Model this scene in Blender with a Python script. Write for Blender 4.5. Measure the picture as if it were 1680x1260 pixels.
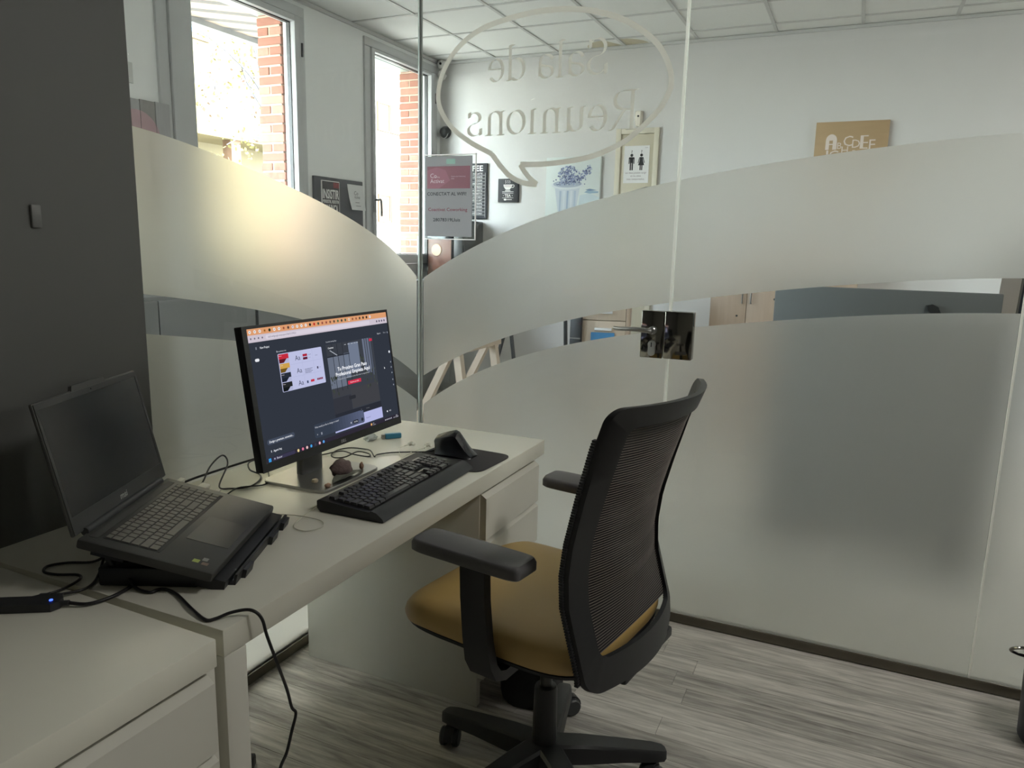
import bpy, bmesh, math, random
import numpy as np
from mathutils import Vector, Matrix
random.seed(7)
for o in list(bpy.data.objects): bpy.data.objects.remove(o)
SC = bpy.context.scene; COL = SC.collection
PI = math.pi
# ---------------------------------------------------------------- camera, sky, sun, exposure
EXPOSURE = 0.2
cam = bpy.data.cameras.new('camera'); camo = bpy.data.objects.new('camera', cam); COL.objects.link(camo)
R_ = Vector((0.90823478, 0.41786135, 0.02239353)); U_ = Vector((-0.09690946, 0.15797331, 0.98267644)); F_ = Vector((-0.40708492, 0.89467107, -0.18397157))
camo.matrix_world = Matrix(((R_.x, U_.x, -F_.x, 1.597143), (R_.y, U_.y, -F_.y, -2.598203), (R_.z, U_.z, -F_.z, 1.366318), (0, 0, 0, 1)))
cam.sensor_width = 36.0; cam.lens = 1224.845 / 1680 * 36.0; cam.clip_start = 0.05; cam.clip_end = 200
SC.camera = camo
SC.view_settings.view_transform = 'Standard'; SC.view_settings.look = 'None'
SC.view_settings.gamma = 1; SC.view_settings.use_curve_mapping = False; SC.view_settings.exposure = EXPOSURE
SC.cycles.max_bounces = 14; SC.cycles.diffuse_bounces = 8; SC.cycles.glossy_bounces = 4
SC.cycles.transmission_bounces = 8; SC.cycles.transparent_max_bounces = 24
SC.cycles.sample_clamp_indirect = 6.0; SC.cycles.use_denoising = True; SC.cycles.caustics_refractive = True
W = bpy.data.worlds.new('world'); SC.world = W; W.use_nodes = True
wn = W.node_tree.nodes; wl = W.node_tree.links; wn.clear()
wo = wn.new('ShaderNodeOutputWorld'); wb = wn.new('ShaderNodeBackground'); ws = wn.new('ShaderNodeTexSky')
ws.sky_type = 'NISHITA'; ws.sun_disc = False; ws.sun_elevation = math.radians(42); ws.sun_rotation = math.radians(100)
wmx = wn.new('ShaderNodeMix'); wmx.data_type = 'RGBA'; wmx.inputs[0].default_value = 0.55; wmx.inputs[7].default_value = (7.0, 7.1, 7.2, 1)
wl.new(ws.outputs[0], wmx.inputs[6]); wl.new(wmx.outputs[2], wb.inputs[0]); wb.inputs[1].default_value = 4.6; wl.new(wb.outputs[0], wo.inputs[0])

def sun_lamp():
    l = bpy.data.lights.new('sun', 'SUN'); l.energy = 4.5; l.angle = 0.01; l.color = (1, .95, .86)
    o = bpy.data.objects.new('sun', l); COL.objects.link(o)
    o.location = (6, 0, 12); o.rotation_euler = Vector((-.62, .3, -.72)).to_track_quat('-Z', 'Y').to_euler()
sun_lamp()
def portal(name, y0, y1, z0, z1):
    l = bpy.data.lights.new(name, 'AREA'); l.shape = 'RECTANGLE'; l.size = z1 - z0; l.size_y = y1 - y0
    l.cycles.is_portal = True
    o = bpy.data.objects.new(name, l); COL.objects.link(o)
    o.location = (-2.36, (y0 + y1) / 2, (z0 + z1) / 2); o.rotation_euler = (0, -PI / 2, 0)
WINS = [(0.62, 1.872), (2.585, 3.71), (-1.55, -0.3), (-3.6, -2.3)]
for y0, y1 in WINS: portal('window_daylight', y0, y1, 1.1, 2.95)

# ---------------------------------------------------------------- helpers
def lin(c):
    c = c / 255.0
    return c / 12.92 if c <= 0.04045 else ((c + 0.055) / 1.055) ** 2.4
def rgb(r, g, b): return (lin(r), lin(g), lin(b), 1)
MATS = {}
def pmat(name, col, rough=0.5, metal=0.0, var=0.0, scale=20.0, bump=0.0, spec=0.5, coat=0.0, trans=0.0, stretch=None):
    if name in MATS: return MATS[name]
    m = bpy.data.materials.new(name); m.use_nodes = True; nt = m.node_tree; b = nt.nodes['Principled BSDF']
    b.inputs['Base Color'].default_value = col; b.inputs['Roughness'].default_value = rough; b.inputs['Metallic'].default_value = metal
    b.inputs['Specular IOR Level'].default_value = spec; b.inputs['Coat Weight'].default_value = coat; b.inputs['Transmission Weight'].default_value = trans
    if var or bump:
        tc = nt.nodes.new('ShaderNodeTexCoord'); mp = nt.nodes.new('ShaderNodeMapping'); nz = nt.nodes.new('ShaderNodeTexNoise')
        nt.links.new(tc.outputs['Object'], mp.inputs[0]); nt.links.new(mp.outputs[0], nz.inputs['Vector'])
        if stretch: mp.inputs['Scale'].default_value = stretch
        nz.inputs['Scale'].default_value = scale; nz.inputs['Detail'].default_value = 4
        if var:
            rp = nt.nodes.new('ShaderNodeMapRange'); rp.inputs[3].default_value = 1 - var; rp.inputs[4].default_value = 1 + var
            mu = nt.nodes.new('ShaderNodeMix'); mu.data_type = 'RGBA'; mu.blend_type = 'MULTIPLY'; mu.inputs[0].default_value = 1
            mu.inputs[6].default_value = col; nt.links.new(nz.outputs[0], rp.inputs[0]); nt.links.new(rp.outputs[0], mu.inputs[7]); nt.links.new(mu.outputs[2], b.inputs['Base Color'])
        if bump:
            bp = nt.nodes.new('ShaderNodeBump'); bp.inputs['Strength'].default_value = bump; bp.inputs['Distance'].default_value = 0.002
            nt.links.new(nz.outputs[0], bp.inputs['Height']); nt.links.new(bp.outputs[0], b.inputs['Normal'])
    MATS[name] = m; return m
def emat(name, col, k=1.0):
    if name in MATS: return MATS[name]
    m = bpy.data.materials.new(name); m.use_nodes = True; nt = m.node_tree; nt.nodes.clear()
    e = nt.nodes.new('ShaderNodeEmission'); o = nt.nodes.new('ShaderNodeOutputMaterial')
    e.inputs[0].default_value = col; e.inputs[1].default_value = k / 2 ** EXPOSURE; nt.links.new(e.outputs[0], o.inputs[0])
    MATS[name] = m; return m

class MB:
    """collects shapes into one mesh"""
    def __init__(s): s.v = []; s.f = []; s.m = []; s.cur = 0
    def add(s, vs, fs):
        n = len(s.v); s.v += [tuple(v) for v in vs]; s.f += [tuple(i + n for i in f) for f in fs]; s.m += [s.cur] * len(fs); return s
    def box(s, x0, y0, z0, x1, y1, z1):
        return s.add([(x0, y0, z0), (x1, y0, z0), (x1, y1, z0), (x0, y1, z0), (x0, y0, z1), (x1, y0, z1), (x1, y1, z1), (x0, y1, z1)],
                     [(3, 2, 1, 0), (4, 5, 6, 7), (0, 1, 5, 4), (1, 2, 6, 5), (2, 3, 7, 6), (3, 0, 4, 7)])
    def rbox(s, x0, y0, z0, x1, y1, z1, r=0.003, seg=2):
        bm = bmesh.new(); bmesh.ops.create_cube(bm, size=1)
        for v in bm.verts: v.co = ((x0 + x1) / 2 + v.co.x * (x1 - x0), (y0 + y1) / 2 + v.co.y * (y1 - y0), (z0 + z1) / 2 + v.co.z * (z1 - z0))
        bmesh.ops.bevel(bm, geom=bm.edges[:], offset=r, segments=seg, affect='EDGES', profile=0.5)
        return s.bm(bm)
    def bm(s, bm):
        bm.verts.index_update()
        s.add([v.co[:] for v in bm.verts], [[v.index for v in f.verts] for f in bm.faces]); bm.free(); return s
    def prism(s, poly, a, b, ax='z'):
        n = len(poly)
        def P(p, h): return (p[0], p[1], h) if ax == 'z' else ((h, p[0], p[1]) if ax == 'x' else (p[0], h, p[1]))
        vs = [P(p, a) for p in poly] + [P(p, b) for p in poly]
        fs = [tuple(range(n))[::-1], tuple(range(n, 2 * n))] + [(i, (i + 1) % n, n + (i + 1) % n, n + i) for i in range(n)]
        return s.add(vs, fs)
    def rings(s, rings, cap=True, close=True):
        n = len(rings[0]); vs = [p for r in rings for p in r]; fs = []
        for k in range(len(rings) - 1):
            for i in range(n if close else n - 1):
                j = (i + 1) % n; fs.append((k * n + i, k * n + j, (k + 1) * n + j, (k + 1) * n + i))
        if cap: fs += [tuple(range(n))[::-1], tuple(range((len(rings) - 1) * n, len(rings) * n))]
        return s.add(vs, fs)
    def lathe(s, prof, c=(0, 0, 0), n=20, ax='z'):
        rs = []
        for r, h in prof:
            ring = []
            for i in range(n):
                a = 2 * PI * i / n; p = (r * math.cos(a), r * math.sin(a), h)
                if ax == 'x': p = (p[2], p[0], p[1])
                if ax == 'y': p = (p[1], p[2], p[0])
                ring.append((c[0] + p[0], c[1] + p[1], c[2] + p[2]))
            rs.append(ring)
        return s.rings(rs)
    def tube(s, pts, r, n=8, smooth=0):
        P = [Vector(p) for p in pts]
        if smooth: P = spline(P, smooth)
        rs = []; up = Vector((0, 0, 1)); last = None
        for i, p in enumerate(P):
            t = (P[min(i + 1, len(P) - 1)] - P[max(i - 1, 0)]).normalized()
            a = t.cross(up) if last is None else (last - t * last.dot(t))
            if a.length < 1e-5: a = t.cross(Vector((1, 0, 0)))
            a.normalize(); last = a; b = t.cross(a); rr = r if not callable(r) else r(i / (len(P) - 1))
            rs.append([tuple(p + (a * math.cos(2 * PI * k / n) + b * math.sin(2 * PI * k / n)) * rr) for k in range(n)])
        return s.rings(rs)
    def quad(s, o, r, u, x0, y0, x1, y1, d=0.0, nrm=None):
        o = Vector(o); r = Vector(r); u = Vector(u); n = r.cross(u) * d
        return s.add([o + r * x + u * y + n for x, y in ((x0, y0), (x1, y0), (x1, y1), (x0, y1))], [(0, 1, 2, 3)])
    def rquad(s, o, r, u, x0, y0, x1, y1, rad, d=0.0, k=5):
        o = Vector(o); r = Vector(r); u = Vector(u); n = r.cross(u) * d; P = []
        for cx, cy, a0 in ((x1 - rad, y1 - rad, 0), (x0 + rad, y1 - rad, PI / 2), (x0 + rad, y0 + rad, PI), (x1 - rad, y0 + rad, 1.5 * PI)):
            for i in range(k + 1):
                a = a0 + PI / 2 * i / k; P.append(o + r * (cx + rad * math.cos(a)) + u * (cy + rad * math.sin(a)) + n)
        return s.add(P, [tuple(range(len(P)))])
    def text(s, t, o, r, u, size, d=0.0, align='LEFT', width=None, bold=0.0, italic=0.0):
        vs, fs, w = text_geo(t, bold)
        k = size / 0.7; kx = k if width is None else width / w
        x0 = {'LEFT': 0, 'CENTER': -w * kx / 2, 'RIGHT': -w * kx}[align]
        o = Vector(o); r = Vector(r); u = Vector(u); n = r.cross(u) * d
        return s.add([o + r * (x0 + v[0] * kx + v[1] * k * italic) + u * v[1] * k + n for v in vs], fs)
    def build(s, name, mat, parent=None, loc=None, smooth=35, kind=None, label=None, rot=None):
        me = bpy.data.meshes.new(name); me.from_pydata(s.v, [], s.f)
        mats = mat if isinstance(mat, (list, tuple)) else [mat]
        for m in mats: me.materials.append(m)
        if len(mats) > 1: me.polygons.foreach_set('material_index', s.m)
        if smooth:
            me.polygons.foreach_set('use_smooth', [True] * len(me.polygons)); me.set_sharp_from_angle(angle=math.radians(smooth))
        me.update()
        return link(bpy.data.objects.new(name, me), parent, loc, kind, label, rot)
def link(o, parent=None, loc=None, kind=None, label=None, rot=None):
    COL.objects.link(o)
    if parent: o.parent = parent
    if loc: o.location = loc
    if rot: o.rotation_euler = rot
    if kind: o['kind'] = kind
    if label: o['label'] = label
    return o
def thing(name, label, cat, loc=(0, 0, 0), rot=(0, 0, 0), group=None):
    o = bpy.data.objects.new(name, None); o.empty_display_size = 0.05; COL.objects.link(o)
    o.location = loc; o.rotation_euler = rot; return tag(o, label, cat, group)
def tag(o, label, cat, group=None):
    o['label'] = label; o['category'] = cat
    if group: o['group'] = group
    return o
def struct(name):
    o = bpy.data.objects.new(name, None); COL.objects.link(o); o['kind'] = 'structure'; return o
def copy(o, parent, loc=None, rot=None):
    c = o.copy(); COL.objects.link(c); c.parent = parent
    if loc is not None: c.location = loc
    if rot is not None: c.rotation_euler = rot
    return c
TG = {}
def text_geo(t, bold=0.0):
    if (t, bold) in TG: return TG[(t, bold)]
    cu = bpy.data.curves.new('text_tmp', 'FONT'); cu.body = t; cu.resolution_u = 2; cu.offset = bold
    o = bpy.data.objects.new('text_tmp', cu); COL.objects.link(o)
    dg = bpy.context.evaluated_depsgraph_get(); me = o.evaluated_get(dg).to_mesh()
    vs = [(v.co.x, v.co.y) for v in me.vertices]; fs = [tuple(p.vertices) for p in me.polygons]
    o.evaluated_get(dg).to_mesh_clear(); bpy.data.objects.remove(o); bpy.data.curves.remove(cu)
    x0 = min(v[0] for v in vs); vs = [(v[0] - x0, v[1]) for v in vs]; w = max(v[0] for v in vs)
    TG[(t, bold)] = (vs, fs, w); return TG[(t, bold)]
def spline(P, k, closed=False):
    P = [Vector(p) for p in P]; out = []; n = len(P)
    rng = range(n) if closed else range(n - 1)
    for i in rng:
        if closed: a, b, c, d = P[i - 1], P[i], P[(i + 1) % n], P[(i + 2) % n]
        else: a, b, c, d = P[max(i - 1, 0)], P[i], P[i + 1], P[min(i + 2, n - 1)]
        for j in range(k):
            t = j / k
            out.append(0.5 * ((2 * b) + (c - a) * t + (2 * a - 5 * b + 4 * c - d) * t * t + (3 * b - a - 3 * c + d) * t ** 3))
    if not closed: out.append(P[-1])
    return out
def selip(cx, cy, hx, hy, z, n=4.0, k=40):
    out = []
    for i in range(k):
        a = 2 * PI * i / k; c, s_ = math.cos(a), math.sin(a)
        out.append((cx + hx * math.copysign(abs(c) ** (2 / n), c), cy + hy * math.copysign(abs(s_) ** (2 / n), s_), z))
    return out
X, Y, Z = Vector((1, 0, 0)), Vector((0, 1, 0)), Vector((0, 0, 1))

# ---------------------------------------------------------------- materials
M_wall = pmat('white_wall_paint', rgb(208, 207, 206), 0.6, var=0.015, scale=6, bump=0.05)
M_wallw = pmat('window_wall_paint', rgb(234, 236, 236), 0.6, var=0.02, scale=6, bump=0.05)
M_room = pmat('grey_room_paint', rgb(140, 139, 132), 0.6, var=0.02, scale=5)
M_dark = pmat('charcoal_wall_paint', rgb(96, 97, 94), 0.55, var=0.04, scale=3, bump=0.04)
M_white = pmat('white_laminate', rgb(219, 217, 204), 0.27, var=0.012, scale=5)
M_whitef = pmat('white_laminate_front', rgb(212, 210, 200), 0.4, var=0.012, scale=5)
M_frame = pmat('grey_window_frame', rgb(185, 187, 188), 0.4, var=0.02, scale=10)
M_black = pmat('black_plastic', rgb(38, 39, 41), 0.45, var=0.06, scale=60, bump=0.05)
M_black2 = pmat('dark_grey_plastic', rgb(52, 54, 56), 0.42, var=0.06, scale=80, bump=0.05)
M_bglossy = pmat('glossy_black', rgb(20, 21, 24), 0.12, var=0.05, scale=20)
M_rubber = pmat('black_cable_rubber', rgb(28, 27, 29), 0.4, var=0.05, scale=50)
M_chrome = pmat('polished_chrome', rgb(150, 148, 142), 0.08, 1.0, var=0.03, scale=8)
M_steel = pmat('satin_steel', rgb(150, 148, 145), 0.28, 1.0, var=0.05, scale=30)
M_rail = pmat('dark_bronze_rail', rgb(104, 99, 88), 0.4, 0.5, var=0.06, scale=30)
M_paper = pmat('white_paper', rgb(222, 221, 222), 0.7, var=0.01, scale=10)
M_ink = pmat('black_ink', rgb(28, 28, 32), 0.7, var=0.02, scale=10)
M_sign = pmat('slate_black_board', rgb(50, 51, 56), 0.7, var=0.05, scale=15)
M_chalk = pmat('white_print', rgb(225, 224, 222), 0.7, var=0.02, scale=15)
M_wood = pmat('pale_birch', rgb(198, 182, 164), 0.5, var=0.09, scale=9, bump=0.05, stretch=(6, 6, 0.6))
M_woodd = pmat('washed_oak', rgb(172, 152, 134), 0.5, var=0.12, scale=8, bump=0.05, stretch=(6, 6, 0.5))
M_silver = pmat('brushed_silver', rgb(168, 168, 166), 0.3, 0.9, var=0.05, scale=40)
def glass_mat():
    m = bpy.data.materials.new('clear_glass'); m.use_nodes = True; nt = m.node_tree; nt.nodes.clear()
    o = nt.nodes.new('ShaderNodeOutputMaterial'); t = nt.nodes.new('ShaderNodeBsdfTransparent'); g = nt.nodes.new('ShaderNodeBsdfGlossy')
    f = nt.nodes.new('ShaderNodeFresnel'); mx = nt.nodes.new('ShaderNodeMixShader'); ge = nt.nodes.new('ShaderNodeNewGeometry')
    t.inputs[0].default_value = (.965, .985, .975, 1); g.inputs['Roughness'].default_value = 0.0; f.inputs[0].default_value = 1.45
    ml = nt.nodes.new('ShaderNodeMath'); ml.operation = 'MULTIPLY'; iv = nt.nodes.new('ShaderNodeMath'); iv.operation = 'SUBTRACT'; iv.inputs[0].default_value = 1.0
    nt.links.new(ge.outputs['Backfacing'], iv.inputs[1]); nt.links.new(f.outputs[0], ml.inputs[0]); nt.links.new(iv.outputs[0], ml.inputs[1])
    nt.links.new(ml.outputs[0], mx.inputs[0]); nt.links.new(t.outputs[0], mx.inputs[1]); nt.links.new(g.outputs[0], mx.inputs[2]); nt.links.new(mx.outputs[0], o.inputs[0])
    return m
M_glass = glass_mat()
def film_mat(name='frosted_film', tr=0.30, col=(.93, .915, .875, 1), rough=0.97, df=0.06, ior=1.15, rc=(.97, .967, .95, 1)):
    m = bpy.data.materials.new(name); m.use_nodes = True; nt = m.node_tree; nt.nodes.clear()
    o = nt.nodes.new('ShaderNodeOutputMaterial'); t = nt.nodes.new('ShaderNodeBsdfTranslucent'); r = nt.nodes.new('ShaderNodeBsdfRefraction'); d = nt.nodes.new('ShaderNodeBsdfDiffuse')
    r.distribution = 'BECKMANN'; r.inputs['Roughness'].default_value = rough; r.inputs['IOR'].default_value = ior; r.inputs[0].default_value = rc
    nz = nt.nodes.new('ShaderNodeTexNoise'); nz.inputs['Scale'].default_value = 3; tc = nt.nodes.new('ShaderNodeTexCoord'); nt.links.new(tc.outputs['Object'], nz.inputs['Vector'])
    mr = nt.nodes.new('ShaderNodeMapRange'); mr.inputs[3].default_value = 0.97; mr.inputs[4].default_value = 1.03; nt.links.new(nz.outputs[0], mr.inputs[0])
    mu = nt.nodes.new('ShaderNodeMix'); mu.data_type = 'RGBA'; mu.blend_type = 'MULTIPLY'; mu.inputs[0].default_value = 1; mu.inputs[6].default_value = col
    nt.links.new(mr.outputs[0], mu.inputs[7]); nt.links.new(mu.outputs[2], t.inputs[0]); d.inputs[0].default_value = (.6, .6, .58, 1)
    m1 = nt.nodes.new('ShaderNodeMixShader'); m1.inputs[0].default_value = tr; nt.links.new(r.outputs[0], m1.inputs[1]); nt.links.new(t.outputs[0], m1.inputs[2])
    m2 = nt.nodes.new('ShaderNodeMixShader'); m2.inputs[0].default_value = df; nt.links.new(m1.outputs[0], m2.inputs[1]); nt.links.new(d.outputs[0], m2.inputs[2])
    nt.links.new(m2.outputs[0], o.inputs[0]); return m
M_film = film_mat()
M_film_w = film_mat('warm_glow_frosted_film', 0.10, (.93, .89, .80, 1), rc=(.97, .93, .84, 1))  # warm glow from the windows tinted into the left panel's film
M_letter = film_mat('vinyl_lettering_film', 0.85, (1, .98, .93, 1), 0.8, 0.0)
M_lit = film_mat('light_guiding_edge', 0.9, (1, 1, .97, 1), 0.3, 0.05)
def plank_mat():
    m = bpy.data.materials.new('grey_wood_plank'); m.use_nodes = True; nt = m.node_tree; b = nt.nodes['Principled BSDF']; L = nt.links.new
    tc = nt.nodes.new('ShaderNodeTexCoord'); oi = nt.nodes.new('ShaderNodeObjectInfo'); mp = nt.nodes.new('ShaderNodeMapping'); mp.inputs['Scale'].default_value = (1.1, 13, 1)
    ad = nt.nodes.new('ShaderNodeVectorMath'); ad.operation = 'ADD'; cx = nt.nodes.new('ShaderNodeCombineXYZ')
    mm = nt.nodes.new('ShaderNodeMath'); mm.operation = 'MULTIPLY'; mm.inputs[1].default_value = 37.0
    L(oi.outputs['Random'], mm.inputs[0]); L(mm.outputs[0], cx.inputs[0]); L(mm.outputs[0], cx.inputs[1])
    L(tc.outputs['Object'], ad.inputs[0]); L(cx.outputs[0], ad.inputs[1]); L(ad.outputs[0], mp.inputs[0])
    n1 = nt.nodes.new('ShaderNodeTexNoise'); n1.inputs['Scale'].default_value = 5.5; n1.inputs['Detail'].default_value = 9; n1.inputs['Roughness'].default_value = 0.62; n1.inputs['Distortion'].default_value = 0.6; L(mp.outputs[0], n1.inputs['Vector'])
    n2 = nt.nodes.new('ShaderNodeTexNoise'); n2.inputs['Scale'].default_value = 1.3; n2.inputs['Detail'].default_value = 3; L(mp.outputs[0], n2.inputs['Vector'])
    cr = nt.nodes.new('ShaderNodeValToRGB'); e = cr.color_ramp.elements
    e[0].position = 0.3; e[0].color = rgb(106, 103, 98); e[1].position = 0.72; e[1].color = rgb(220, 216, 208)
    k = e.new(0.48); k.color = rgb(166, 162, 155)
    mxn = nt.nodes.new('ShaderNodeMath'); mxn.operation = 'MULTIPLY_ADD'; mxn.inputs[1].default_value = 0.6
    m4 = nt.nodes.new('ShaderNodeMath'); m4.operation = 'MULTIPLY'; m4.inputs[1].default_value = 0.4; L(n2.outputs[0], m4.inputs[0]); L(n1.outputs[0], mxn.inputs[0]); L(m4.outputs[0], mxn.inputs[2])
    m5 = nt.nodes.new('ShaderNodeMapRange'); m5.inputs[3].default_value = -0.07; m5.inputs[4].default_value = 0.07; L(oi.outputs['Random'], m5.inputs[0])
    m6 = nt.nodes.new('ShaderNodeMath'); m6.operation = 'ADD'; L(mxn.outputs[0], m6.inputs[0]); L(m5.outputs[0], m6.inputs[1]); L(m6.outputs[0], cr.inputs[0])
    vo = nt.nodes.new('ShaderNodeTexVoronoi'); vo.inputs['Scale'].default_value = 1.6; mp2 = nt.nodes.new('ShaderNodeMapping'); mp2.inputs['Scale'].default_value = (1, 3.2, 1); L(ad.outputs[0], mp2.inputs[0]); L(mp2.outputs[0], vo.inputs['Vector'])
    kr = nt.nodes.new('ShaderNodeMapRange'); kr.inputs[1].default_value = 0.0; kr.inputs[2].default_value = 0.06; kr.inputs[3].default_value = 0.45; kr.inputs[4].default_value = 1.0; L(vo.outputs['Distance'], kr.inputs[0])
    mu = nt.nodes.new('ShaderNodeMix'); mu.data_type = 'RGBA'; mu.blend_type = 'MULTIPLY'; mu.inputs[0].default_value = 1; L(cr.outputs[0], mu.inputs[6]); L(kr.outputs[0], mu.inputs[7]); L(mu.outputs[2], b.inputs['Base Color'])
    rr = nt.nodes.new('ShaderNodeMapRange'); rr.inputs[3].default_value = 0.34; rr.inputs[4].default_value = 0.5; L(n1.outputs[0], rr.inputs[0]); L(rr.outputs[0], b.inputs['Roughness'])
    bp = nt.nodes.new('ShaderNodeBump'); bp.inputs['Strength'].default_value = 0.12; bp.inputs['Distance'].default_value = 0.002; L(n1.outputs[0], bp.inputs['Height']); L(bp.outputs[0], b.inputs['Normal'])
    return m
M_plank = plank_mat()

# ---------------------------------------------------------------- setting: floor, walls, ceiling
XW, YB, ZC = -2.117, 3.795, 3.006          # window wall, back wall, ceiling
fl = MB().box(XW - .25, -4.4, -.15, 5.2, YB + .15, -.004).build('floor', M_plank, kind='structure', smooth=0)
PW = 0.0892
PMESH = {}
k = 0
for i in range(40):
    y1 = -0.054 - PW * i; y0 = y1 - PW
    x = 0.03 - random.random() * 0.9
    if i == 2: x = 1.233 - 1.22
    if i == 4: x = 1.233 - 1.22
    while x < 3.55:
        a = max(x, 0.012); b = min(x + 1.22, 3.58); x += 1.22
        if b - a < .02: continue
        key = round(b - a, 4)
        if key not in PMESH:
            o = MB().box(0, 0, -.004, b - a - .0012, PW - .0012, 0).build('plank', M_plank, fl, (a, y0, 0), smooth=0); PMESH[key] = o
        else: copy(PMESH[key], fl, (a, y0, 0))
MB().box(XW, YB, 0, 5.2, YB + .15, ZC + .1).build('wall_back', M_wall, kind='structure', smooth=0)
ww = MB(); wx0, wx1 = XW - .22, XW
ys = sorted(WINS); prev = -4.4
for y0, y1 in ys:
    ww.box(wx0, prev, 0, wx1, y0, ZC + .1); ww.box(wx0, y0, 0, wx1, y1, 1.1); ww.box(wx0, y0, 2.95, wx1, y1, ZC + .1); prev = y1
ww.box(wx0, prev, 0, wx1, YB, ZC + .1); ww.build('wall_window', M_wallw, kind='structure', smooth=0)
MB().box(-.13, -4.25, 0, -0.002, -1.2937, ZC).build('wall_left', M_dark, kind='structure', smooth=0)
MB().box(-.13, -4.4, 0, 3.75, -4.25, ZC).build('wall_front', M_room, kind='structure', smooth=0)
MB().box(3.6, -4.25, 0, 3.75, -.02, ZC).build('wall_right', M_room, kind='structure', smooth=0)
MB().box(5.2, -.1, 0, 5.35, YB + .15, ZC + .1).build('wall_far_right', M_wall, kind='structure', smooth=0)
MB().box(3.75, -.1, 0, 5.2, 0, ZC).build('wall_divider', M_wall, kind='structure', smooth=0)
MB().box(XW - .22, -4.55, 0, -.13, -4.4, ZC + .1).build('wall_far_left', M_wall, kind='structure', smooth=0)
# light switch plate on dark wall
sw = MB().rbox(-.002, -1.558, 1.378, .005, -1.537, 1.426, .002).build('light_switch', pmat('dark_switch_plastic', rgb(112, 113, 112), .4, var=.02), smooth=35)
tag(sw, 'small dark grey switch plate on the charcoal wall', 'switch')
# ceiling
M_tile = pmat('mineral_ceiling_tile', rgb(228, 229, 227), 0.85, var=0.05, scale=90, bump=0.25)
M_bar = pmat('white_ceiling_bar', rgb(196, 197, 196), 0.5, var=0.02)
ce = MB().box(XW - .6, -4.55, ZC + .03, 5.35, YB + .15, ZC + .2).build('ceiling', M_wall, kind='structure', smooth=0)
gx = [-1.5466 - .6 + .6 * i for i in range(13)]; gy = [YB, 3.551, 2.999, 2.43] + [2.43 - .59 * i for i in range(1, 5)]
TM = {}
for i in range(len(gx) - 1):
    for j in range(len(gy) - 1):
        a, b = max(gx[i], XW), min(gx[i + 1], 5.2); y1, y0 = gy[j], gy[j + 1]
        kx = (round(b - a, 3), round(y1 - y0, 3))
        if kx not in TM: TM[kx] = MB().box(.006, .006, .004, b - a - .006, y1 - y0 - .006, .022).build('ceiling_tile', M_tile, ce, (a, y0, ZC), smooth=0)
        else: copy(TM[kx], ce, (a, y0, ZC))
for x in gx[1:]: MB().box(x - .012, gy[-1], ZC - .003, x + .012, YB, ZC + .006).build('ceiling_bar', M_bar, ce, smooth=0)
for y in gy[1:]: MB().box(XW, y - .012, ZC - .0025, 5.2, y + .012, ZC + .006).build('ceiling_bar', M_bar, ce, smooth=0)
MB().box(XW, .0, ZC - .025, XW + .022, YB, ZC).build('trim_1', M_bar, kind='structure', smooth=0)
MB().box(XW, YB - .02, ZC - .022, 5.2, YB, ZC).build('trim_2', M_bar, kind='structure', smooth=0)

# ---------------------------------------------------------------- windows
def window(n, y0, y1, glass, handle_y=None):
    gy0, gy1, gz0, gz1 = glass
    w = struct('window_%d' % n)
    fr = MB()
    x0, x1 = XW - .11, XW + .018
    for a, b, c, d in ((y0, 1.171, y0 + .075, 2.884), (y1 - .07, 1.171, y1, 2.884)): fr.rbox(x0, a, b, x1, c, d, .004)
    fr.rbox(x0, y0, 2.885, x1, y1, 2.95, .004); fr.rbox(x0, y0, 1.1, x1, y1, 1.17, .004)
    fr.build('window_frame', M_frame, w)
    s = MB(); x0, x1 = XW - .075, XW + .032
    s.rbox(x0, y0 + .08, 1.175, x1, gy0, 2.88, .005); s.rbox(x0, gy1, 1.175, x1, y1 - .06, 2.88, .005)
    s.rbox(x0 + .001, gy0 - .002, gz1, x1 - .001, gy1 + .002, 2.879, .003); s.rbox(x0 + .001, gy0 - .002, 1.176, x1 - .001, gy1 + .002, gz0, .003)
    s.build('window_sash', M_frame, w)
    g = MB()
    for a, b, c, d in ((gy0 - .004, gz0, gy0 + .006, gz1), (gy1 - .006, gz0, gy1 + .004, gz1), (gy0, gz1 - .006, gy1, gz1 + .004), (gy0, gz0 - .004, gy1, gz0 + .006)):
        g.box(XW - .04, a, b, XW - .01, c, d)
    g.build('window_gasket', M_black, w, smooth=0)
    MB().box(XW - .05, gy0 - .005, gz0 - .005, XW - .044, gy1 + .005, gz1 + .005).build('window_pane', M_glass, w, smooth=0)
    if handle_y:
        h = MB().rbox(XW + .03, handle_y - .016, 1.60, XW + .042, handle_y + .016, 1.74, .003)
        h.tube([(XW + .04, handle_y, 1.70), (XW + .075, handle_y, 1.70), (XW + .082, handle_y + .02, 1.70), (XW + .082, handle_y + .03, 1.66), (XW + .08, handle_y + .035, 1.57)], .009, smooth=4)
        h.build('window_handle', pmat('grey_handle', rgb(150, 152, 153), .4, .0, var=.03), w)
    hg = MB().lathe([(.008, 0), (.008, .09)], (XW + .036, y1 - .05, 2.62), 10).lathe([(.008, 0), (.008, .09)], (XW + .036, y1 - .05, 1.35), 10)
    hg.build('hinge', M_black2, w)
window(1, 0.62, 1.872, (0.86, 1.755, 1.25, 2.84))
window(2, 2.585, 3.71, (2.705, 3.585, 1.255, 2.855), 2.672)
window(3, -1.55, -0.3, (-1.46, -.39, 1.25, 2.84)); window(4, -3.6, -2.3, (-3.5, -2.39, 1.25, 2.84))
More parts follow.
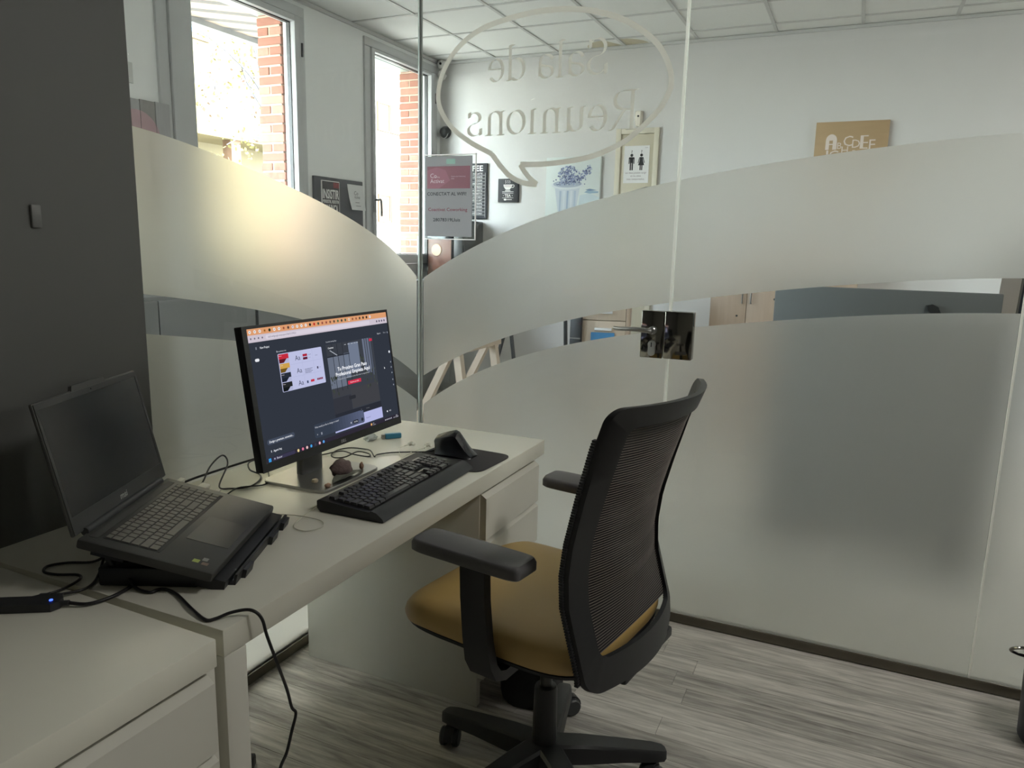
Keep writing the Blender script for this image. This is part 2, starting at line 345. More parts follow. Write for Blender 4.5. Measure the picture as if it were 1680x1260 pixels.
# brick jambs outside
M_brick = pmat('red_brick', rgb(150, 103, 88), 0.85, var=0.3, scale=25, bump=0.5)
M_brick2 = pmat('pale_red_brick', rgb(166, 124, 108), 0.85, var=0.3, scale=25, bump=0.5)
M_mort = pmat('mortar', rgb(186, 168, 150), 0.9, var=0.1, scale=50, bump=0.3)
for q, (yj, x_out) in enumerate(((1.765, -2.43), (3.60, -2.44))):
    j = tag(struct('brick_jamb'), ['red brick jamb seen through the nearer window', 'red brick jamb seen through the window by the back corner'][q], 'brickwork')
    del j['kind']
    MB().box(x_out + .008, yj + .004, 0.9, XW - .115, yj + .3, 2.96).build('mortar_bed', M_mort, j, smooth=0)
    ch = .0655; L = -2.232 - x_out + .02
    base = []
    for r in range(31):
        z0 = .93 + r * ch
        cuts = [x_out, -2.21] if r % 2 else [x_out, x_out + L * .47, -2.21]
        for a, b in zip(cuts[:-1], cuts[1:]):
            dx = random.uniform(-.012, .006) if a == x_out else 0
            MB().rbox(a + .004 + dx, yj + random.uniform(-.004, .001), z0 + .0065, b - .005, yj + .1, z0 + ch - .0065, .004, 1).build('brick', random.choice((M_brick, M_brick, M_brick2)), j, smooth=0)

# ---------------------------------------------------------------- glass partition
def film_poly(name, mat, plane, up, lo, t0, t1, parent, n=40):
    """strip between two curves on a glass face; plane 'A' (x const) or 'B' (y const)"""
    m = MB(); vs = []
    for i in range(n + 1):
        t = t0 + (t1 - t0) * i / n
        for f in (lo, up):
            z = f(t); vs.append((-.0108, t, z) if plane == 'A' else (t, .0108, z))
    fs = [(2 * i, 2 * i + 2, 2 * i + 3, 2 * i + 1) for i in range(n)]
    m.add(vs, fs); return m.build(name, mat, parent, smooth=0)
def cfit(pts, deg):
    c = np.polyfit([p[0] for p in pts], [p[1] for p in pts], deg); return lambda t: float(np.polyval(c, t))
A_up = cfit([(-1.293, 1.625), (-1.112, 1.599), (-.885, 1.559), (-.714, 1.518), (-.527, 1.466), (-.309, 1.391), (-.157, 1.323), (-.067, 1.273), (0, 1.22)], 4)
A_ul = cfit([(-1.287, 1.224), (-1.109, 1.197), (-.93, 1.163), (-.867, 1.151), (-.733, 1.123), (-.191, .931), (-.098, .883), (-.046, .857), (0, .82)], 4)
A_lo = cfit([(-1.289, 1.125), (-1.035, 1.084), (-.976, 1.073), (-.171, .817), (-.065, .762), (0, .718)], 3)
B_up = cfit([(0, 1.22), (.023, 1.234), (.175, 1.326), (.365, 1.406), (.544, 1.478), (.794, 1.546), (1.017, 1.591), (1.299, 1.64), (1.434, 1.659), (1.662, 1.684), (1.982, 1.71)], 5)
B_ul = cfit([(0, .82), (.024, .837), (.129, .899), (.285, .969), (.487, 1.051), (.56, 1.073), (.873, 1.151), (1.003, 1.175), (1.145, 1.204), (1.37, 1.238), (1.444, 1.248), (1.593, 1.266), (2.023, 1.302)], 5)
B_lo = cfit([(0, .70), (.046, .732), (.183, .824), (.338, .899), (.563, .981), (.688, 1.016), (.911, 1.067), (1.103, 1.097), (1.149, 1.104), (1.378, 1.14), (1.453, 1.15), (1.715, 1.178), (2.039, 1.2)], 5)
ZT = 2.96
ga = struct('wall_glass_left')
MB().box(-.010, -1.2937, .03, 0, -.010, ZT).build('glass_panel', M_glass, ga, smooth=0)
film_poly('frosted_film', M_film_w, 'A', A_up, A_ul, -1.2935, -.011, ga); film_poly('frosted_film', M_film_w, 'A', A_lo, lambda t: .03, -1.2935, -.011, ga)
d1 = struct('door_1')
MB().box(.008, 0, .04, 1.010, .010, ZT).build('glass_panel', M_glass, d1, smooth=0)
film_poly('frosted_film', M_film, 'B', B_up, B_ul, .0085, 1.010, d1); film_poly('frosted_film', M_film, 'B', B_lo, lambda t: .04, .0085, 1.010, d1)
gb = struct('wall_glass_right')
MB().box(1.019, 0, .03, 2.040, .010, ZT).build('glass_panel', M_glass, gb, smooth=0)
film_poly('frosted_film', M_film, 'B', B_up, B_ul, 1.019, 2.040, gb); film_poly('frosted_film', M_film, 'B', B_lo, lambda t: .03, 1.019, 2.040, gb)
gc = struct('wall_glass_far_right')
MB().box(2.047, 0, .03, 3.6, .010, ZT).build('glass_panel', M_glass, gc, smooth=0)
film_poly('frosted_film', M_film, 'B', lambda t: 1.712, lambda t: 1.303, 2.047, 3.59, gc, 4); film_poly('frosted_film', M_film, 'B', lambda t: 1.20, lambda t: .03, 2.047, 3.59, gc, 4)
M_seal = pmat('clear_edge_seal', rgb(232, 232, 226), 0.18, var=0.02, spec=0.8)
M_seal2 = pmat('grey_edge_seal', rgb(165, 170, 166), 0.15, var=0.02, spec=0.8)
MB().rbox(1.0095, -.003, .04, 1.0195, .012, ZT, .002).build('edge_seal', M_lit, d1)
MB().rbox(2.0405, -.001, .03, 2.0465, .011, ZT, .001).build('edge_seal', M_lit, gc)
MB().box(-.0055, -.0085, .03, .0005, -.0005, ZT).box(-.0055, -.0005, .03, .007, .0055, ZT).build('corner_seal', M_seal2, ga)
MB().box(-.034, -1.2937, 0, .0, .012, .030).box(-.028, -1.2937, .03, -.012, .012, .038).box(-.0, -1.2937, .03, .004, .012, .036).build('trim_3', M_rail, kind='structure', smooth=0)
MB().box(.0, .0, 0, 3.6, .034, .030).box(.0, -.004, .03, 3.6, .0, .036).build('trim_4', M_rail, kind='structure', smooth=0)
MB().box(-.03, -1.2937, ZT, .02, .03, ZC + .02).box(.0, -.02, ZT, 3.6, .03, ZC + .02).build('trim_5', M_rail, kind='structure', smooth=0)
# speech bubble outline and mirrored lettering stuck on the door glass
seg1 = [(.492, 1.584), (.44, 1.59), (.388, 1.612), (.345, 1.65), (.304, 1.698)]
seg2 = [(.304, 1.698), (.218, 1.74), (.141, 1.792), (.092, 1.851), (.072, 1.908), (.084, 1.979), (.12, 2.044), (.176, 2.098), (.25, 2.138), (.348, 2.162), (.487, 2.178), (.636, 2.169), (.765, 2.133), (.844, 2.091), (.915, 2.033), (.957, 1.963), (.968, 1.90), (.942, 1.838), (.906, 1.797), (.855, 1.752), (.801, 1.717), (.69, 1.676), (.538, 1.657), (.423, 1.657)]
seg3 = [(.423, 1.657), (.440, 1.632), (.465, 1.605), (.492, 1.584)]
bub = MB()
def ribbon(m, P, w, y):
    P = [Vector((p[0], p[1], 0)) for p in P]; vs = []
    for i, p in enumerate(P):
        t = (P[min(i + 1, len(P) - 1)] - P[max(i - 1, 0)]).normalized(); n = Vector((-t.y, t.x, 0)) * w / 2
        vs += [(p.x + n.x, y, p.y + n.y), (p.x - n.x, y, p.y - n.y)]
    fs = [(2 * i, 2 * i + 1, 2 * i + 3, 2 * i + 2) for i in range(len(P) - 1)]
    # keep the face normals towards the room in front (-y)
    a, b, c = (Vector(vs[i]) for i in fs[0][:3])
    if (b - a).cross(c - b).y > 0: fs = [f[::-1] for f in fs]
    m.add(vs, fs)
for si, sg in enumerate((seg1, seg2, seg3)): ribbon(bub, [(p.x, p.y) for p in spline([(q[0], q[1], 0) for q in sg], 5)], .019, .0108 + .0004 * si)
bub.build('speech_bubble_outline', M_letter, d1, smooth=0)
def arc(cx, cy, rx, ry, a0, a1, n=14): return [(cx + rx * math.cos(math.radians(a0 + (a1 - a0) * i / n)), cy + ry * math.sin(math.radians(a0 + (a1 - a0) * i / n))) for i in range(n + 1)]
# serif glyphs as pen strokes in units of x-height = 1 (advance, strokes)
GL = {
 'S': (1.05, [arc(.5, 1.12, .36, .36, 30, 270) + arc(.5, .38, .4, .38, 90, -150)[1:], [(.84, 1.46), (.84, 1.1)], [(.1, .42), (.1, 0)]]),
 'R': (1.25, [[(.25, 0), (.25, 1.5)], [(.05, 0), (.45, 0)], [(.05, 1.5), (.6, 1.5)] + arc(.6, 1.14, .38, .36, 90, -90) + [(.25, .78)], [(.55, .78), (1.05, 0), (1.2, 0)]]),
 'a': (.95, [[(.12, .78)] + arc(.42, .72, .3, .28, 160, 0) + [(.72, .1), (.9, .02)], arc(.4, .26, .3, .26, 60, 330) + [(.72, .2)], [(.4, .5), (.72, .58)]]),
 'l': (.5, [[(.25, 0), (.25, 1.55)], [(.08, 0), (.44, 0)], [(.08, 1.52), (.25, 1.55)]]),
 'd': (1.05, [[(.78, 0), (.78, 1.55)], arc(.44, .48, .36, .48, 60, 310), [(.6, 1.52), (.78, 1.55)], [(.78, 0), (.96, .02)]]),
 'e': (.92, [[(.12, .55), (.78, .55)] + arc(.45, .5, .35, .5, 10, 320)]),
 'u': (1.08, [[(.05, .97), (.22, .97), (.22, .3)] + arc(.48, .3, .26, .28, 180, 330) + [(.78, .3)], [(.6, .97), (.78, .97), (.78, .02), (.96, .02)]]),
 'n': (1.1, [[(.05, .97), (.22, .97), (.22, 0)], [(.05, 0), (.4, 0)], [(.22, .7)] + arc(.5, .68, .28, .3, 150, 0) + [(.78, 0)], [(.62, 0), (.96, 0)]]),
 'i': (.5, [[(.08, .97), (.25, .97), (.25, 0)], [(.08, 0), (.42, 0)], [(.22, 1.38), (.28, 1.38)]]),
 'o': (1.0, [arc(.5, .49, .38, .48, 0, 360, 24)]),
 's': (.82, [arc(.4, .74, .26, .23, 30, 270) + arc(.4, .25, .3, .25, 90, -150)[1:], [(.66, .98), (.66, .76)], [(.1, .3), (.1, .02)]]),
 ' ': (.5, []) }
def serif(m, word, x_right, z0, width, y, zslope=0.0):
    """mirrored word: starts at x_right and runs towards smaller x; broad-nib stroke"""
    tot = sum(GL[c][0] for c in word); k = width / tot; kz = k * 1.0; cur = 0
    for c in word:
        for si, st in enumerate(GL[c][1]):
            hx, hz = .075 * k, .03 * k
            px = lambda q: (x_right - (cur + q[0]) * k, z0 + zslope * (cur + q[0]) * k + q[1] * kz)
            for gi, (a, b) in enumerate(zip(st[:-1], st[1:])):
                (xa, za), (xb, zb) = px(a), px(b); yy = y + .0004 * si + .00005 * (gi % 4)
                m.add([(xa - hx, yy, za - hz), (xa + hx, yy, za + hz), (xb + hx, yy, zb + hz), (xb - hx, yy, zb - hz)], [(0, 1, 2, 3)])
        cur += GL[c][0]
lt = MB(); serif(lt, 'Sala de', .745, 1.953, .465, .0109); serif(lt, 'Reunions', .86, 1.765, .665, .0109)
# orient every stroke face the same way (towards -y)
lt.f = [f if (Vector(lt.v[f[1]]) - Vector(lt.v[f[0]])).cross(Vector(lt.v[f[2]]) - Vector(lt.v[f[1]])).y < 0 else f[::-1] for f in lt.f]
lt.build('lettering', M_letter, d1, smooth=0)

# patch lock
lk = thing('glass_door_lock', 'polished chrome patch lock with lever and keyhole on glass door', 'lock', (1.01, -.001, .985))
MB().rbox(-.088, -.032, 0, -.008, .0, .165, .003).build('lock_case', M_chrome, lk)
MB().rbox(-.004, -.04, .002, .094, .0, .167, .004).build('strike_case', M_chrome, lk)
hd = MB().lathe([(.014, -.032), (.014, -.052), (.010, -.056), (.010, -.075)], (-.044, 0, .098), 16, 'y').tube([(-.044, -.07, .098), (-.06, -.078, .1), (-.1, -.08, .102), (-.15, -.076, .100), (-.175, -.072, .101)], lambda t: .0095 - .003 * t, 10, 4)
hd.build('lever_handle', M_silver, lk)
ky = MB().lathe([(.0, -.044), (.013, -.043), (.014, -.038), (.014, -.032)], (-.045, 0, .048), 20, 'y')
ky.prism([(-.057, .018), (-.033, .018), (-.033, .048), (-.057, .048)], -.042, -.032, 'y')
ky.lathe([(.0, -.043), (.012, -.042), (.012, -.032)], (-.045, 0, .02), 18, 'y')
ky = ky.build('key_cylinder', pmat('nickel_cylinder', rgb(190, 188, 184), .38, .8, var=.03), lk)
MB().box(-.0465, -.0452, .04, -.0435, -.043, .056).build('keyhole', M_ink, ky, smooth=0)

# wifi notice in acrylic pocket
wf = thing('wifi_notice', 'grey paper wifi notice in acrylic pocket on door glass', 'sign', (.0, -.001, 1.38))
M_acr = M_glass
MB().box(.021, -.003, .0, .246, -.001, .318).build('acrylic_pocket', M_acr, wf, smooth=0)
e = MB()
for a, b, c, d in ((.019, -.002, .248, .002), (.019, .316, .248, .320), (.245, -.002, .249, .32)): e.box(a, -.006, b, c, -.001, d)
e.build('pocket_edge', pmat('bright_acrylic_edge', rgb(215, 208, 205), .15, var=.02), wf, smooth=0)
pp = MB().box(.027, -.0052, .010, .233, -.004, .312).build('notice_paper', pmat('backlit_shade_paper', rgb(132, 128, 129), .8, var=.02, scale=60), wf, smooth=0)  # backlit shade darkened into the paper colour
O_ = (.027, -.0054, .010)
def on_b(x, z): return (.027 + x, -.0054, .010 + z)
bn = MB(); bn.cur = 0
bn.quad(on_b(0, 0), X, Z, .008, .182, .197, .265)
bn.cur = 1; bn.add([on_b(.008, .182), on_b(.06, .182), on_b(.11, .212), on_b(.09, .25), on_b(.05, .262), on_b(.008, .25)], [(0, 1, 2, 3, 4, 5)]); 
bn.v[-6:] = [(v[0], v[1] - .0002, v[2]) for v in bn.v[-6:]]
bn.build('banner_print', [pmat('maroon_print', rgb(112, 54, 66), .6, var=.15, scale=20), pmat('red_print', rgb(126, 68, 80), .6, var=.1, scale=20)], wf, smooth=0)
tx = MB()
tx.text('Co', on_b(.022, .222), X, Z, .017, .0004).text('working', on_b(.040, .223), X, Z, .005, .0004).text('Activat', on_b(.022, .203), X, Z, .015, .0004, width=.062).text('Centre de Coworking', on_b(.115, .225), X, Z, .004, .0004, width=.062).text('Lleida', on_b(.115, .217), X, Z, .004, .0004)
tx.build('banner_lettering', pmat('pale_print', rgb(185, 160, 165), .6, var=.02), wf, smooth=0, kind='stuff')
tb = MB().text("CONECTA'T AL WIFI!", on_b(.008, .156), X, Z, .0125, .0002, width=.173, bold=.012).text('28078319Lluis', on_b(.035, .058), X, Z, .0125, .0002, width=.12, bold=.012)
tb.build('notice_text', M_ink, wf, smooth=0, kind='stuff')
MB().text('Coactivat Coworking', on_b(.013, .097), X, Z, .0125, .0002, width=.173, bold=.01).build('notice_text', pmat('maroon_ink', rgb(110, 40, 56), .7, var=.02), wf, smooth=0)
MB().quad(on_b(0, 0), X, Z, .093, .273, .132, .292, .0002).build('sticker', pmat('green_sticker', rgb(120, 150, 135), .5, var=.05), wf, smooth=0)


# ---------------------------------------------------------------- desks
def desk_parts(t, sgn, y_leg, ped_in, ped_out, front):
    """white desk: top, leg panel, drawer pedestal with three handleless drawers. sgn = +1 when the pedestal is at larger y"""
    a, b = sorted((0, 1.4 * sgn))
    MB().rbox(0, a, .681, .65, b, .73, .002).build('tabletop', M_white, t)
    l0, l1 = sorted((y_leg, y_leg + .05 * sgn))
    MB().rbox(0, l0, 0, .65, l1, .6805, .002).build('leg_panel', M_whitef, t)
    p0, p1 = sorted((ped_in, ped_in + .022 * sgn)); q0, q1 = sorted((ped_out, ped_out - .022 * sgn))
    MB().rbox(0, p0, 0, .63, p1, .6805, .0015).build('side_panel', M_whitef, t)
    MB().rbox(0, q0, 0, .63, q1, .6805, .0015).build('side_panel', M_whitef, t)
    i0, i1 = sorted((p1 if sgn > 0 else p0, q0 if sgn > 0 else q1))
    MB().box(.01, i0, .03, .03, i1, .665).build('back_panel', M_whitef, t, smooth=0)
    MB().box(.04, i0, .0, .58, i1, .075).build('plinth', M_whitef, t, smooth=0)
    MB().box(.595, i0, .655, .606, i1, .6805).build('top_rail', M_whitef, t, smooth=0)
    y0, y1 = sorted((ped_in + .003 * sgn, ped_out - .003 * sgn))
    for z0, z1 in ((.532, .655), (.393, .514), (.094, .376)):
        d = MB(); d.prism([(.630, z0), (.650, z0), (.650, z1), (.634, z1 + .011), (.630, z1 + .011)], y0, y1, 'y')
        d = d.build('drawer', M_whitef, t, smooth=0)
        MB().box(.05, y0 + .03, z0 + .01, .63, y1 - .03, z0 + .02).box(.05, y0 + .03, z0 + .02, .63, y0 + .04, z1 - .02).box(.05, y1 - .04, z0 + .02, .63, y1 - .03, z1 - .02).build('drawer_box', M_whitef, d, smooth=0)
dk = thing('desk', 'white laminate desk with three drawers under its far end, holding monitor and laptop', 'desk', (.053, -1.761, 0))
desk_parts(dk, 1, 0, .968, 1.361, .65)
dk2 = thing('desk', 'second white desk at lower left with a data hub and cables on it', 'desk', (.063, -1.772, 0), (0, 0, -.02))
desk_parts(dk2, -1, -1.35, -.400, -.010, .65)

# ---------------------------------------------------------------- monitor
mo = thing('monitor', 'black bezel computer monitor on a silver stand showing a dark web page', 'monitor', (.315, -1.02, .7305))
base = []
for z, s in ((0, 1), (.006, 1), (.008, .985)): base.append([(p[0], p[1], z) for p in selip(.0, .0, .105 * s, .128 * s, 0, 9, 48)])
MB().rings(base).build('stand_base', M_silver, mo, smooth=40)
nk = MB().rings([[(p[0], p[1], z) for p in selip(cx, 0, .013, .043, 0, 6, 24)] for cx, z in ((-.045, .008), (-.045, .1), (-.04, .28))])
nk.build('stand_neck', pmat('dark_silver_plastic', rgb(120, 121, 122), .4, .2, var=.03), mo)
TI = .145
pn = MB().rbox(-.022, -.2927, -.1724, 0.0, .2927, .1724, .003)
pn.rings([[(-.022, p[0], p[1]) for p in selip(0, 0, .25, .14, 0, 6, 32)], [(-.045, p[0], p[1]) for p in selip(0, 0, .22, .12, 0, 6, 32)]])
pn = pn.build('monitor_housing', M_black, mo, (.353 - .315, 0, .9962 - .7305), rot=(0, -TI, 0))
SX0, SX1, SY0, SY1 = -.2775, .2865, -.1525, .165
b = MB()
for q in ((-.2927, -.1724, SX0, .1724), (SX1, -.1724, .2927, .1724), (SX0, SY1, SX1, .1724), (SX0, -.1724, SX1, SY0)): b.box(0, q[0], q[1], .0018, q[2], q[3])
b.build('bezel', M_black, pn, smooth=0)
def S(r, g, bb): return emat('screen_%d_%d_%d' % (r, g, bb), rgb(r, g, bb))
class Pix:
    """flat screen picture: coloured areas stacked by fractions of a millimetre"""
    def __init__(s): s.m = MB(); s.mats = []; s.d = .0008
    def c(s, *col):
        m = S(*col)
        if m not in s.mats: s.mats.append(m)
        s.m.cur = s.mats.index(m); return s
    def q(s, x0, y0, x1, y1, *col, r=0):
        s.c(*col); s.d += .000004
        if r: s.m.rquad((0, 0, 0), Y, Z, x0, y0, x1, y1, r, s.d)
        else: s.m.quad((0, 0, 0), Y, Z, x0, y0, x1, y1, s.d)
        return s
    def t(s, txt, x, y, size, *col, align='LEFT', width=None, bold=0):
        s.c(*col); s.d += .000004; s.m.text(txt, (0, x, y), Y, Z, size, s.d, align, width, bold); return s
    def poly(s, P, *col):
        s.c(*col); s.d += .000004; s.m.add([(s.d, p[0], p[1]) for p in P], [tuple(range(len(P)))]); return s
p = Pix()
p.q(SX0, SY0, SX1, SY1, 49, 54, 64).q(SX0, -.1525, SX1, -.142, 46, 42, 54).q(SX0, .150, SX1, SY1, 218, 156, 112).q(SX0, .133, SX1, .150, 204, 194, 206)
tabc = [(240, 236, 236)] * 3 + [(200, 140, 80), (60, 70, 50), (240, 236, 236), (240, 236, 236), (190, 120, 90), (120, 90, 80), (225, 215, 225), (240, 236, 236), (240, 236, 236), (240, 236, 236), (50, 48, 50), (210, 70, 60), (90, 100, 80), (180, 110, 90), (180, 110, 90), (150, 110, 90), (120, 100, 80), (110, 130, 90), (90, 90, 80), (110, 120, 90), (240, 220, 200), (180, 120, 90), (180, 120, 90), (110, 90, 70), (70, 60, 50), (70, 60, 50), (235, 235, 245)]
for i, c in enumerate(tabc):
    x = -.268 + i * .0163
    p.q(x - .004, .1535, x + .004, .1612, *c, r=.0038).q(x - .0015, .156, x + .0015, .159, *[max(0, v - 90) for v in c])
for i in range(4): p.q(-.27 + i * .0125, .1395, -.2655 + i * .0125, .144, 110, 104, 118, r=.002)
p.q(-.2195, .1365, .2, .1465, 216, 208, 220, r=.0045).t('stitch.withgoogle.com/projects/15667213395251', -.211, .1395, .0048, 96, 92, 110, width=.098)
for i in range(4): p.q(.232 + i * .0125, .1385, .238 + i * .0125, .1445, 92, 86, 104, r=.002)
p.t('New Project', -.243, .116, .0052, 225, 228, 235, width=.031, bold=.01).q(-.2575, .1155, -.2535, .1215, 120, 126, 138)
p.q(-.2645, .0875, -.2505, .0945, 230, 232, 238, r=.0034)
p.t('coactivat.com', -.187, .1015, .0034, 200, 204, 214, width=.03).q(-.1905, .1012, -.1885, .105, 200, 204, 214)
p.q(-.189, .0028, -.0256, .0968, 188, 192, 226, r=.003)
for i, (c, c2) in enumerate((((196, 44, 62), (90, 30, 40)), ((204, 160, 78), (110, 84, 30)), ((40, 46, 58), (28, 34, 46)), ((38, 40, 42), (20, 24, 26)))):
    y = .0735 - i * .0232
    p.q(-.1868, y + .0095, -.152, y + .0215, *c).q(-.1868, y, -.152, y + .0095, *c2)
    p.poly([(-.171, y), (-.152, y), (-.152, y + .0095), (-.160, y + .0095)], 176, 180, 212).t('Primary', -.1855, y + .0165, .0022, 235, 225, 230)
for i in (1, 2): p.q(-.148, .0028 + i * .0313, -.0256, .0032 + i * .0313, 160, 166, 200)
for x in (-.106, -.064): p.q(x, .004, x + .0004, .096, 160, 166, 200)
for y in (.0735, .0415, .0105): p.t('Aa', -.130, y, .0125, 66, 70, 92)
p.q(-.101, .080, -.084, .0862, 170, 40, 60, r=.001).q(-.101, .072, -.084, .078, 92, 30, 52, r=.001)
p.q(-.080, .082, -.069, .0835, 150, 155, 185).q(-.080, .0745, -.072, .0755, 150, 155, 185).q(-.054, .077, -.044, .0782, 140, 145, 175)
for i in range(4): p.q(-.1005, .047 - i * .0032, -.070 - (i % 2) * .006, .048 - i * .0032, 84, 88, 112)
p.q(-.053, .0425, -.0475, .0485, 70, 66, 90).q(-.044, .045, -.038, .046, 140, 145, 175)
p.q(-.0985, .0115, -.0925, .018, 66, 78, 108).q(-.0835, .0125, -.0695, .0185, 196, 50, 70, r=.001)
for i in range(4): p.q(-.0585 + i * .0058, .0135, -.0535 + i * .0058, .0185, 130, 50, 76)
# preview picture of a glazed lobby
p.t('Coactivat Landing Page', -.005, .1045, .0034, 200, 204, 214, width=.044)
p.q(-.0075, -.0895, .202, .0985, 60, 64, 72)
for x0, y0, x1, y1, c in ((-.0075, .068, .10, .0985, (58, 62, 70)), (-.0075, -.02, .016, .066, (104, 112, 128)), (.018, -.02, .037, .066, (108, 116, 132)), (.039, -.02, .060, .066, (104, 112, 128)), (.062, .0, .084, .068, (108, 118, 136)), (.086, .012, .132, .094, (112, 122, 142)), (.152, .0, .160, .0985, (108, 116, 136)), (.163, 0, .171, .0985, (98, 106, 124)), (.174, 0, .182, .0985, (104, 112, 132)), (.186, -.01, .191, .0985, (84, 92, 108)),
                          (-.0075, -.044, .07, -.022, (62, 64, 70)), (.072, -.085, .202, -.03, (64, 65, 70)), (-.0075, -.0895, .07, -.046, (52, 54, 62)), (-.0075, .064, .088, .067, (38, 42, 50)), (.016, -.03, .018, .098, (40, 44, 52)), (.037, -.03, .039, .098, (40, 44, 52)), (.060, -.03, .062, .098, (40, 44, 52)), (.084, -.02, .086, .098, (40, 44, 52))): p.q(x0, y0, x1, y1, *c)
for _ in range(46):
    x = random.choice((random.uniform(.150, .2), random.uniform(-.005, .02), random.uniform(.135, .155))); y = random.uniform(-.04, .01) if x > .15 or x < .1 else random.uniform(.02, .07)
    s_ = random.uniform(.003, .007); g = random.randint(48, 76)
    p.poly([(x, y - s_), (x + s_ * .5, y), (x, y + s_), (x - s_ * .5, y)], g, g + 6, g)
p.poly([(.005, .082), (.008, .083), (.036, .067), (.033, .066)], 170, 176, 186)
p.q(.060, -.06, .09, -.05, 44, 46, 52, r=.004).q(-.0075, -.104, .204, -.088, 42, 45, 54)
p.t('Coactivat', .0, .087, .0042, 235, 238, 242, bold=.012)
for x in (.07, .085, .1, .113, .124): p.q(x, .0905, x + .008, .0918, 190, 194, 202)
p.q(.1845, .0885, .199, .0955, 206, 48, 78, r=.001)
p.t('Tu Proximo Gran Paso', .094, .0245, .0098, 242, 244, 250, align='CENTER', width=.132, bold=.022)
p.t('Profesional Empieza Aqui', .0945, .0105, .0098, 242, 244, 250, align='CENTER', width=.154, bold=.022)
p.t('Tu espacio de coworking en Lleida. Haz crecer tu negocio aqui.', .0945, .0005, .0036, 190, 194, 200, align='CENTER', width=.142)
p.q(.0645, -.0185, .1238, -.0085, 206, 48, 78, r=.001).t('Reserva una visita', .094, -.0152, .0038, 245, 225, 230, align='CENTER')
p.t('12', .105, -.098, .004, 120, 122, 128).t('Miembros', .130, -.098, .0028, 120, 122, 128)
p.q(-.0165, -.137, .204, -.106, 178, 182, 226).t('Espacios?', .125, -.125, .004, 110, 112, 150)
p.q(-.098, -.133, .1155, -.0975, 54, 62, 76, r=.006)
for i in range(12): p.q(-.03 + i * .012, -.133 + (.002 if i == 11 else 0), -.018 + i * .012, -.0975 - (.002 if i == 11 else 0), 56 + i * 3, 64 + i * 3, 80 + i * 4)
p.t('What would you like to change or create?', -.0945, -.1075, .0046, 205, 208, 218, width=.098)
p.q(.062, -.1285, .087, -.1185, 44, 48, 58, r=.004).t('3.0 Pro', .067, -.1255, .0042, 225, 228, 235).q(.1, -.1285, .1105, -.1185, 44, 48, 58, r=.005).q(.052, -.125, .056, -.121, 190, 194, 205)
p.t('+', -.09, -.1275, .006, 190, 194, 205).q(-.074, -.128, -.069, -.1215, 140, 145, 158)
p.q(-.2665, -.1115, -.171, -.0985, 66, 74, 90, r=.006).t('Design a premium, conversio...', -.259, -.1075, .0054, 232, 235, 242, width=.083, bold=.012)
p.t('Agent log', -.25, -.1302, .005, 228, 230, 238, bold=.012).q(-.258, -.1302, -.2555, -.125, 190, 194, 205)
p.q(-.2565, -.1515, -.178, -.1432, 58, 56, 78, r=.003).t('Buscar', -.242, -.1492, .0048, 215, 215, 228).q(-.2515, -.149, -.2475, -.145, 170, 172, 190, r=.0018)
for a in (0, 1):
    for c in (0, 1): p.q(-.2698 + a * .0044, -.1512 + c * .0044, -.2658 + a * .0044, -.1472 + c * .0044, 60, 160, 232)
for x, c in zip((-.1663, -.1495, -.1337, -.1176, -.1014, -.0846, -.0688), ((226, 206, 150), (222, 120, 150), (228, 190, 190), (70, 160, 222), (60, 62, 74), (224, 176, 190), (90, 160, 226))):
    p.q(x - .0037, -.151, x + .0037, -.1435, *c, r=.0034)
p.q(.140, -.150, .147, -.143, 222, 170, 110, r=.003).t('14 C', .150, -.1462, .003, 210, 210, 220).t('Soleado', .150, -.1505, .003, 190, 190, 200)
p.t('12:41', .268, -.1462, .0032, 222, 224, 232).t('27/11/2025', .255, -.1505, .0032, 222, 224, 232, width=.026)
for i in range(5): p.q(.212 + i * .0075, -.1495, .2155 + i * .0075, -.146, 200, 202, 214)
p.q(.226, -.127, .231, -.122, 235, 238, 244, r=.002).t('48%', .238, -.1265, .0042, 215, 218, 226)
p.q(.2735, .0435, .2805, .051, 232, 236, 244, r=.0034)
for y in (.0166, .0011, -.0155, -.0361, -.0522): p.q(.2755, y - .002, .2795, y + .002, 150, 156, 168)
p.t('Export', .228, .104, .0044, 205, 208, 216).t('Share', .258, .104, .0044, 150, 155, 166).q(.277, .102, .283, .108, 120, 126, 138, r=.0028)
p.poly([(.241, .0), (.241, .007), (.2455, .002)], 225, 228, 235)
sc = p.m.build('screen_image', p.mats, pn, smooth=0)
MB().text('DELL', (0, .0101 - .0085, -.1665), Y, Z, .0075, .0021, width=.021, bold=.01).build('logo', pmat('grey_logo_print', rgb(205, 205, 208), .4, var=.02), pn, smooth=0)

